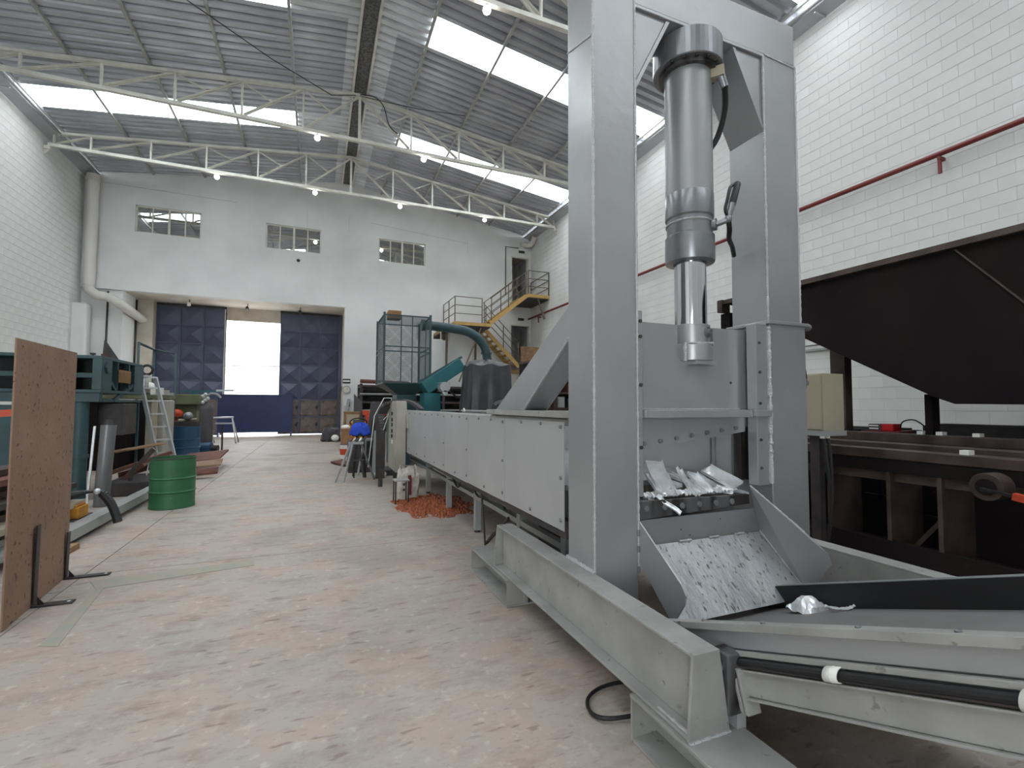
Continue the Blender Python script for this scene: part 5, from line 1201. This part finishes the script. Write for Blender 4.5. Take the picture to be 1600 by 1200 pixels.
# storage rack of dark bars by the far wall
RK = thing('storage_rack', 'wide dark storage rack of steel bars against the far wall', 'rack', (4, 18.8, 0))
for x in (1.5, 3.0, 4.6, 6.2): 
    for y in (18.3, 19.3): MB().box(x - .05, x + .05, y - .04, y + .04, 0, 2.05).build('upright', 'dark', RK)
for k in range(6):
    MB().box(1.46, 6.25, 18.25, 18.29, .45 + .3 * k, .50 + .3 * k).build('shelf_beam', 'browntop' if k % 2 else 'pipegrey', RK)
    MB().box(1.46, 6.25, 18.45, 19.3, .42 + .3 * k, .449 + .3 * k).build('shelf_board', 'dark', RK)
MB().box(1.46, 6.25, 19.35, 19.38, 0.1, 2.0).build('rack_back', 'dark', RK)
o = MB().cyl((1.45, 18.2, 2.14), (3.2, 18.1, 2.08), .07, n=12).build('long_tube', 'rustred'); tag(o, 'long brown tube resting along the top of the storage rack', 'tube')
o = MB().beam((1.9, 17.9, 1.4), (2.6, 17.9, .02), .07, .07).build('green_lever', 'teal'); tag(o, 'dark green lever slanting in front of the storage rack', 'lever')
RM = thing('red_machine', 'orange-red machine with grey column in front of the storage rack', 'machine', (1.9, 16.5, 0))
MB().box(1.33, 2.2, 16.3, 16.9, .92, 1.08).build('red_arm', 'orange', RM, bevel=.01); MB().box(1.5, 1.9, 16.3, 16.8, 0, .919).build('red_base', 'orange', RM, bevel=.01)
MB().prism([(1.11, 16.18, .0), (1.42, 16.18, .0), (1.36, 16.18, 1.36), (1.11, 16.18, 1.62)], (0, .1, 0)).build('grey_column', 'lead', RM)
# mesh cage with hopper, pipe and crusher
CG = thing('mesh_cage_hopper', 'dark green mesh cage on a funnel hopper behind the infeed table', 'hopper', (1.75, 10.6, 1.7))
cx0, cx1, cy0, cy1, cz0, cz1 = 1.255, 2.215, 10.0, 11.22, 1.72, 3.13
for x in (cx0, cx1):
    for y in (cy0, cy1): MB().box(x - .022, x + .022, y - .022, y + .022, cz0, cz1 + .05).build('cage_post', 'cage', CG)
for z in (cz0, (cz0 + cz1) / 2 - .05, (cz0 + cz1) / 2 + .05, cz1):
    for y in (cy0, cy1):
        if z in (cz0, cz1) or y == cy0: MB().box(cx0, cx1, y - .012, y + .012, z - .012, z + .012).build('cage_bar', 'cage', CG)
    for x in (cx0, cx1): MB().box(x - .012, x + .012, cy0, cy1, z - .012, z + .012).build('cage_bar', 'cage', CG)
for u in (.36, .6): MB().box(cx0 + u * .96 - .01, cx0 + u * .96 + .01, cy0 - .01, cy0 + .01, cz0, cz1).build('cage_bar', 'cage', CG)
for u in (.4,): MB().box(cx1 - .01, cx1 + .01, cy0 + u * 1.2 - .01, cy0 + u * 1.2 + .01, cz0, cz1).build('cage_bar', 'cage', CG)
def wires(name, P0, U, V, nu, nv, r=.0011):
    mb = MB(); P0 = Vector(P0); U = Vector(U); V = Vector(V); N = U.cross(V).normalized() * r
    lu, lv = U.length, V.length
    for s in (1, -1):
        k = -int(lv / lu * nu) - 1
        while k <= nu + int(lv / lu * nu) + 1:
            a = k / nu; b = a + s * lv / lu        # from v=0 to v=1
            u0, v0, u1, v1 = a, 0.0, b, 1.0
            if u0 > u1: u0, v0, u1, v1 = u1, v1, u0, v0
            if u1 > 0 and u0 < 1:
                if u0 < 0: v0 = v0 + (v1 - v0) * (0 - u0) / (u1 - u0); u0 = 0
                if u1 > 1: v1 = v0 + (v1 - v0) * (1 - u0) / (u1 - u0); u1 = 1
                p = P0 + U * u0 + V * v0; q = P0 + U * u1 + V * v1; d_ = (q - p).normalized().cross(N.normalized()) * r * 2
                mb.add([p - d_, q - d_, q + d_, p + d_], [(0, 1, 2, 3)])
            k += 1
    return mb.build(name, 'cage', CG, kind='stuff', solid=.002)
wires('wire_mesh', (cx0, cy0, cz0), (cx1 - cx0, 0, 0), (0, 0, cz1 - cz0), 24, 24)
wires('wire_mesh', (cx0, cy1, cz0), (cx1 - cx0, 0, 0), (0, 0, cz1 - cz0), 24, 24)
wires('wire_mesh', (cx0, cy0, cz0), (0, cy1 - cy0, 0), (0, 0, cz1 - cz0), 30, 24)
wires('wire_mesh', (cx1, cy0, cz0), (0, cy1 - cy0, 0), (0, 0, cz1 - cz0), 30, 24)
wires('wire_mesh', (cx0, cy0, cz1), (cx1 - cx0, 0, 0), (0, cy1 - cy0, 0), 15, 15)
mb = MB(); b0 = [(cx0, cy0, cz0 - .013), (cx1, cy0, cz0 - .013), (cx1, cy1, cz0 - .013), (cx0, cy1, cz0 - .013)]; b1 = [(1.58, 10.25, 1.48), (1.95, 10.25, 1.48), (1.95, 10.8, 1.48), (1.58, 10.8, 1.48)]
mb.add(b0 + b1, [(0, 1, 5, 4), (1, 2, 6, 5), (2, 3, 7, 6), (3, 0, 4, 7)]); mb.build('funnel', 'cage', CG, solid=.01)
MB().box(1.56, 1.97, 10.2, 10.82, 1.15, 1.479).build('hopper_neck', 'teal', CG); MB().box(1.45, 2.1, 10.1, 10.9, 0, 1.15).build('hopper_base', 'teal', CG)
o = thing('cardboard_box', 'brown cardboard box sitting on top of the mesh cage', 'box', (1.55, 10.9, 3.17))
MB().box(1.40, 1.68, 10.5, 10.8, 3.15, 3.32).build('box_body', 'card', o, bevel=.003); MB().box(1.41, 1.67, 10.51, 10.645, 3.321, 3.326).build('box_flap', 'card', o); MB().box(1.41, 1.67, 10.655, 10.79, 3.321, 3.326).build('box_flap', 'card', o)
DU = thing('suction_duct', 'thick teal suction pipe bending down from the mesh cage', 'pipe', (3, 10.5, 3))
dpts = [at(662, 508, Y=10.6), at(690, 511, Y=10.6), at(722, 516, Y=10.6), at(738, 522, Y=10.6), at(752, 534, Y=10.6), at(760, 552, Y=10.6), at(762, 590, Y=10.6), at(762, 640, Y=10.6)]
MB().tube(smooth(dpts), .105, 18).build('duct', 'teal', DU)
for a, b in ((0, 1),): MB().cyl(dpts[0] - Vector((.05, 0, 0)), dpts[0] + Vector((.02, 0, 0)), .13, n=18).build('duct_flange', 'teal', DU)
q = dpts[5]; MB().cyl(q + Vector((0, 0, -.02)), q + Vector((0, 0, .02)), .13, n=18).build('duct_flange', 'teal', DU)
CR = thing('teal_crusher', 'teal green crusher with an upward sloping chute in front of the cage pipe', 'machine', (2.3, 9.8, 0))
a_ = at(655, 610, Y=9.8); b_ = at(716, 570, Y=9.8)
MB().beam((a_.x + .05, 9.7, a_.z + .03), (b_.x, 9.7, b_.z), .5, .26).build('sloping_chute', 'teal2', CR, bevel=.01)
MB().beam((a_.x - .05, 9.6, a_.z + .16), (b_.x + .02, 9.6, b_.z + .15), .03, .05).build('chute_edge', 'teal', CR)
MB().box(1.99, 2.32, 9.45, 9.95, 1.131, 1.50).build('housing', 'teal2', CR, bevel=.01)
MB().box(1.95, 2.62, 9.40, 9.98, 1.08, 1.13).build('base_plate', 'teal2', CR, bevel=.005)
MB().box(1.97, 2.6, 9.5, 9.96, 0, 1.079).build('base_box', 'teal', CR)
for x in (2.12, 2.28, 2.56): MB().box(x - .012, x + .012, 9.43, 9.499, .6, 1.079).build('rib', 'teal2', CR)
MB().cyl((2.50, 9.44, 1.02), (2.50, 9.40, 1.02), .04, n=14).build('pin', 'teal', CR)
q = at(693, 605, Y=9.35)
mo = MB().cyl((q.x, 9.45, q.z), (q.x, 9.20, q.z), .10, n=18).build('motor', 'alum', CR)
for k in range(6): MB().box(q.x - .11, q.x + .11, 9.24, 9.42, q.z - .085 + .033 * k, q.z - .075 + .033 * k).build('cooling_fin', 'alum', mo)
MB().cyl((q.x, 9.2, q.z - .12), (q.x + .0, 9.3, q.z - .12), .05, n=12).build('shaft_end', 'alum', CR)
MB().tube(smooth([(q.x + .1, 9.4, q.z), (q.x + .3, 9.4, q.z - .2), (q.x + .45, 9.4, q.z - .1), (q.x + .55, 9.5, q.z + .3)]), .02, 6).build('cable', 'black', CR)
# tarpaulin covered machine
def tarpfn(cx_, cy_, a, b, h, z0=0.0, seed=1):
    rnd = random.Random(seed); ph = [rnd.random() * 6.28 for _ in range(6)]
    def fn(u, v):
        th = 2 * math.pi * u; c, s = math.cos(th), math.sin(th)
        sq = 1 / max(abs(c), abs(s)) ** .75
        if v < .3: r = .02 + .83 * v / .3; z = h * (1 - .05 * (v / .3) ** 2 + .02 * math.sin(3 * th + ph[0]) * v / .3)
        else:
            w_ = (v - .3) / .7; r = .85 + .2 * w_ + (.035 + .05 * w_) * math.sin(11 * th + ph[1] + w_) * min(1, w_ * 3) + .03 * math.sin(23 * th + ph[2]) * w_
            z = h * (.95 - .95 * w_) + z0 * w_
        return (cx_ + a * r * sq * c, cy_ + b * r * sq * s, z + .02 * math.sin(7 * th + ph[3]))
    return fn
t = thing('tarp_covered_machine', 'tall machine wrapped in a draped dark grey tarpaulin beside the crusher', 'machine', (3.2, 9.2, 0))
MB().grid(tarpfn(3.14, 9.0, .50, .42, 2.15, .05, 2), 96, 20).build('tarpaulin', 'darkgrey', t, solid=.004)
MB().box(2.9, 3.4, 8.8, 9.2, 0, 1.6).build('machine_body', 'dark', t)
t = thing('tarp_covered_machine', 'lower bundle under grey tarpaulin in front, touching the brace plate', 'machine', (3.45, 8.0, 0))
MB().grid(tarpfn(3.2, 8.0, .28, .3, 1.36, .05, 4), 64, 16).build('tarpaulin', 'darkgrey', t, solid=.004)
MB().box(3.1, 3.3, 7.9, 8.1, 0, 1.1).build('machine_body', 'dark', t)
# dark rack seen under the brace
t = thing('parts_shelf', 'dark brown shelf unit with machine parts behind the brace plate', 'rack', (3.2, 6.0, 0))
for x in (2.78, 3.08, 3.7):
    MB().box(x - .03, x + .03, 5.9, 6.0, 0, 1.88).build('upright', 'browntop', t)
for z in (.5, .95, 1.2, 1.42, 1.62, 1.86): MB().box(2.75, 3.73, 5.93, 6.4, z, z + .03).build('shelf', 'browntop', t)
MB().box(2.75, 3.73, 6.41, 6.43, 0, 1.9).build('back_panel', 'dark', t)
for k in range(5): MB().box(2.82 + .16 * k, 2.93 + .16 * k, 5.95, 6.3, 1.231 + (.22 if k % 2 else 0), 1.34 + (.22 if k % 2 else 0) + .02 * (k % 3)).build('stored_part', 'rustred' if k % 2 else 'pipegrey', t)
# control cabinet at the end of the feed table with an arched cable chain
CC = thing('control_cabinet', 'narrow beige control cabinet with black push buttons at the far end of the infeed table', 'cabinet', (1.2, 7.9, .2))
MB().box(1.14, 1.285, 7.45, 8.28, .22, 1.32).build('body', 'cabinet', CC, bevel=.004)
MB().box(1.132, 1.139, 7.49, 8.24, .25, 1.30).build('door', 'cabinet', CC, bevel=.002)
for z in (1.12, 1.02, .94, .84, .76): MB().cyl((1.132, 7.82, z), (1.115, 7.82, z), .03, n=12).build('push_button', 'black', CC)
MB().box(1.12, 1.131, 7.74, 7.84, .64, .70).build('label_plate', 'white', CC)
MB().box(1.2, 1.26, 7.6, 7.66, 0, .22).build('stand', 'dark', CC); MB().box(1.2, 1.26, 8.1, 8.16, 0, .22).build('stand', 'dark', CC)
MB().prism([(1.286, 7.5, 1.30), (1.299, 7.5, 1.30), (1.299, 7.35, .9), (1.286, 7.35, .9)], (0, .1, 0)).build('side_bracket', 'cabinet', CC)
arc = smooth([(1.02, 8.3, 1.12), (1.08, 8.1, 1.26), (1.25, 8.0, 1.33), (1.45, 7.9, 1.30), (1.6, 7.8, 1.18)], 5)
for i in range(len(arc) - 1):
    MB().beam(arc[i] + (arc[i + 1] - arc[i]) * .06, arc[i + 1], .16, .045).build('chain_link', 'lead', CC)
# hanging strips and stock left of it
HS = thing('hanging_chain', 'dark hanging cable chain and strips left of the control cabinet', 'cable chain', (1.0, 8.4, 0))
for k in range(8): MB().beam((.98 + .01 * k, 8.45, 1.14 - .05 * k), (1.09, 8.42, 1.16 - .05 * k), .10, .035).build('chain_link', 'lead', HS)
MB().box(.95, 1.10, 8.42, 8.46, 0.0, .92).build('backing_sheet', 'dark', HS)
for k, (p0, p1, m_, lb) in enumerate((((.99, 10.05, 0), (1.12, 9.95, 1.30), 'lead', 'tall dark steel sheet leaning left of the hanging chain'), ((1.03, 9.78, 0), (1.12, 9.7, 1.0), 'dark', 'shorter dark sheet leaning under the hanging chain'), ((1.02, 8.7, .0), (1.06, 8.75, .8), 'pipegrey', 'narrow grey sheet standing next to the control cabinet'))):
    o = MB().beam(p0, p1, .03, .22, (1, 0, 0)).build('steel_sheet', m_); tag(o, lb, 'steel sheet')
wr2 = MB().tube([at(x, y, Y=8.6) for x, y in ((575, 730), (585, 650), (600, 622), (612, 622), (611, 628), (605, 632))], .008, 6).build('white_bent_tube', 'white'); tag(wr2, 'thin white bent tube sticking up behind the hanging chain', 'tube')
o = MB().tube([at(x, y, Y=8.35) for x, y in ((599, 656), (605, 650), (608, 643), (606, 652), (599, 672))], .007, 5).build('white_rope', 'white'); tag(o, 'scrap of white rope tied to the control cabinet', 'rope')
# roller stands
def roller_stand(x, y, s, rz, label):
    t = thing('roller_stand', label, 'stand', (x, y, 0), 'tripod stands by the control cabinet', rz)
    MB().box(-.12 * s, .12 * s, -.03, .03, .60, .645).build('head', 'pipegrey', t, local=True)
    for a, b in ((-.32, -.14), (-.2, -.2), (.30, -.05), (.16, .28)):
        MB().beam((a * .28, b * .2, .61), (a * s, b * s, 0.01), .028, .028).build('leg', 'lead' if a > 0 else 'pipegrey', t, local=True)
    MB().beam((-.12, -.06, .33), (.14, .05, .33), .015, .02).build('cross_bar', 'lead', t, local=True)
    return t
roller_stand(.62, 8.35, 1.0, 0, 'grey tripod roller stand with the blue cloth on top')
roller_stand(.86, 9.1, .9, .6, 'grey tripod stand partly behind the first one')
t = thing('black_toolbox', 'black box on the floor between the tripod legs', 'box', (.80, 8.9, 0))
MB().box(.56, .96, 9.3, 9.7, 0, .55).build('box_body', 'dark', t, bevel=.01); MB().box(.55, .97, 9.29, 9.71, .551, .59).build('box_lid', 'dark', t, bevel=.01)
t = thing('small_parts', 'loose metal parts lying on the tripod head', 'parts', (.6, 8.3, .65))
for k in range(5): MB().beam((.52 + .05 * k, 8.32, .652), (.56 + .05 * k, 8.38, .70), .03, .02).build('part', ['rustred', 'beige', 'dark', 'alum', 'dark'][k], t)
bc = at(563, 672, Y=8.7)
o = MB().grid(tarpfn(bc.x, 8.75, .16, .13, .93, .74, 7), 40, 10).build('blue_cloth', 'bluecloth', solid=.004); tag(o, 'bright blue cloth draped over the stand by the cabinet', 'cloth')
t = thing('black_stool', 'black framed stool under the blue cloth', 'stool', (bc.x, 8.75, 0))
MB().cyl((bc.x, 8.75, .71), (bc.x, 8.75, .74), .13, n=20).build('seat', 'black', t)
for a in range(4): MB().cyl((bc.x + .08 * math.cos(a * 1.57 + .8), 8.75 + .08 * math.sin(a * 1.57 + .8), .71), (bc.x + .14 * math.cos(a * 1.57 + .8), 8.75 + .14 * math.sin(a * 1.57 + .8), 0), .012, n=6).build('leg', 'black', t)
rc = at(560, 660, Y=9.95)
t = thing('chair_back', 'black hoop-backed chair behind the blue cloth', 'chair', (rc.x, 10.0, 0))
MB().tube([(rc.x + .16 * math.cos(a), 9.95, rc.z + .085 * math.sin(a)) for a in [2 * math.pi * i / 24 for i in range(25)]], .014, 6).build('hoop', 'black', t)
MB().box(rc.x - .1, rc.x + .1, 9.96, 9.99, rc.z - .08, rc.z + .05).build('back_pad', 'lead', t)
MB().cyl((rc.x, 10.1, 0.05), (rc.x, 10.1, rc.z - .1), .03, n=8).build('stem', 'black', t); MB().cyl((rc.x, 10.1, 0), (rc.x, 10.1, .05), .18, n=16).build('base', 'black', t)
# boxes, bucket, bundle
for k, (x0, x1, y, z0, z1, m_, lb) in enumerate(((.66, .90, 14.3, 0, .58, 'card', 'brown cardboard box stack standing in front of the yellow crate'), (.91, 1.30, 14.8, 0, .75, 'yellow', 'mustard coloured crate beside the brown cardboard boxes'), (.80, 1.28, 15.8, 0, 1.05, 'wood', 'wooden box behind the cardboard, under the socket cable'), (.86, 1.2, 15.3, .40, .96, 'beige', 'pale folded sacks stacked in front of the wooden box'))):
    z0 = 0
    t = thing('crate' if k in (1, 2) else 'storage_box', lb, 'box', ((x0 + x1) / 2, y, 0))
    MB().box(x0, x1, y, y + .35, z0, z1 - .03).build('box_body', m_, t, bevel=.005); MB().box(x0 - .01, x1 + .01, y - .01, y + .36, z1 - .029, z1).build('box_rim', m_, t)
o = MB().sphere((.78, 14.45, .62), .12, 12, .6).build('white_bag', 'white'); tag(o, 'crumpled white bag on the brown cardboard boxes', 'bag')
t = thing('paint_bucket', 'white paint bucket with red label standing by the cardboard boxes', 'bucket', (.66, 11.8, 0))
MB().lathe(.66, 11.8, [(0, .01), (.13, .01), (.15, .32), (.155, .33), (.14, .33), (.12, .03), (0, .03)], 24).build('bucket_body', 'white', t); MB().lathe(.66, 11.8, [(.1375, .1), (.1475, .24)], 24).build('red_label', 'orange', t); MB().cyl((.66, 11.8, .331), (.66, 11.8, .34), .15, n=24).build('lid', 'dark', t)
o = MB().prism([(.30, 10.9, .02), (.62, 10.1, .02), (.68, 10.5, .03), (.55, 11.2, .03)], (0, 0, .03)).build('scrap_plate', 'rustred'); tag(o, 'red-brown scrap plate lying flat left of the tripods', 'scrap metal')
o = MB().grid(tarpfn(.48, 17.8, .30, .3, .46, .02, 9), 48, 12).build('tarp_bundle', 'darkgrey', solid=.004); tag(o, 'grey tarpaulin bundle on the floor by the right gate leaf', 'tarpaulin')
o = MB().sphere((.60, 17.4, .13), .13, 10, .9).build('plastic_bag', 'white'); tag(o, 'small white bag beside the grey tarpaulin bundle', 'bag')
for k, (x, z) in enumerate(((.90, 2.0), (1.22, 1.5))):
    o = MB().beam((x - .28, 19.6, 0), (x - .05, 19.93, z), .12, .03).build('leaning_plank', 'dark' if k == 0 else 'pipegrey'); tag(o, ['taller dark plank leaning at the right gate jamb', 'shorter grey plank leaning at the right gate jamb'][k], 'plank')
# sack, little welded stand, sawdust
t = thing('paper_sack', 'open white paper sack with a maroon stripe beside the table leg', 'sack', (1.17, 6.55, 0))
rnd = random.Random(3); rr = [[rnd.random() for _ in range(11)] for _ in range(33)]
def sackfn(u, v):
    th = 2 * math.pi * u; i = int(round(u * 32)) % 32; j = int(round(v * 10))
    c, s = math.cos(th), math.sin(th); sq = 1 / max(abs(c), abs(s)) ** .6
    r = (1 + .1 * math.sin(5 * v + 2 * th)) * (1.0 if v < .85 else .9) + .10 * rr[i][j]
    return (1.17 + .125 * r * sq * c, 6.56 + .11 * r * sq * s, .003 + (.40 + .03 * math.sin(3 * th)) * v + .02 * rr[i][j] * (v > 0))
MB().grid(sackfn, 32, 10, False).build('sack_body', 'sack', t, solid=.004)
MB().box(1.145, 1.185, 6.415, 6.421, .06, .32).build('maroon_stripe', 'maroon', t)
for k in range(3):
    MB().box(1.075, 1.105, 6.405, 6.41, .12 + .07 * k, .15 + .07 * k).build('printed_mark', 'dark', t)
t = thing('welded_stand', 'small four-legged grey steel stand in front of the white sack', 'stand', (1.03, 6.3, 0))
MB().box(.93, 1.12, 6.15, 6.35, .285, .30).build('top_plate', 'pipegrey', t)
for x in (.945, 1.105):
    for y in (6.165, 6.335): MB().cyl((x, y, 0), (x, y, .285), .009, n=8).build('leg', 'dark', t)
rnd = random.Random(8); mb = MB(); nu, nv = 50, 34
hh = [[rnd.random() for _ in range(nv + 1)] for _ in range(nu + 1)]
def df(u, v):
    x = 1.38 + (u - .5) * .95; y = 5.98 + (v - .5) * 1.5; d = ((u - .5) ** 2 + (v - .5) ** 2) ** .5 * 2 * (1 + .12 * math.sin(9 * math.atan2(v - .5, u - .5)))
    return (x, y, max(-.01, .05 * (1 - d) + .028 * (hh[int(round(u * nu))][int(round(v * nv))] - .55) * (1 if d < .93 else 0)))
mb.grid(df, nu, nv, False); o = mb.build('sawdust_heap', 'dust'); tag(o, 'heap of orange sawdust on the floor under the infeed table', 'sawdust', kind='stuff')
o = MB().cyl((.93, 7.6, 0), (.93, 7.6, .12), .035, n=12).build('black_bottle', 'dark'); MB().cyl((.93, 7.6, .121), (.93, 7.6, .15), .015, n=8).build('bottle_neck', 'dark', o, local=True); tag(o, 'small black bottle standing on the floor left of the sack', 'bottle')
t = thing('skid', 'dark steel skid with white end caps under the control cabinet', 'machine base', (1.0, 8.8, 0))
MB().box(.98, 1.6, 8.7, 9.3, 0.0, .10).build('base_plate', 'dark', t, bevel=.01)
for x in (1.0, 1.12): MB().cyl((x, 8.69, .05), (x, 8.62, .05), .04, n=12).build('end_cap', 'white', t)
# loose black hose on the floor under the near base beam
o = MB().tube(smooth([(1.5, 1.78, .02), (1.25, 1.84, .015), (1.1, 1.80, .015), (1.05, 1.70, .015), (1.12, 1.63, .02), (1.4, 1.6, .02)]), .008, 6).build('floor_hose', 'black'); tag(o, 'thin black hose looping on the floor beside the near base beam foot', 'hose')
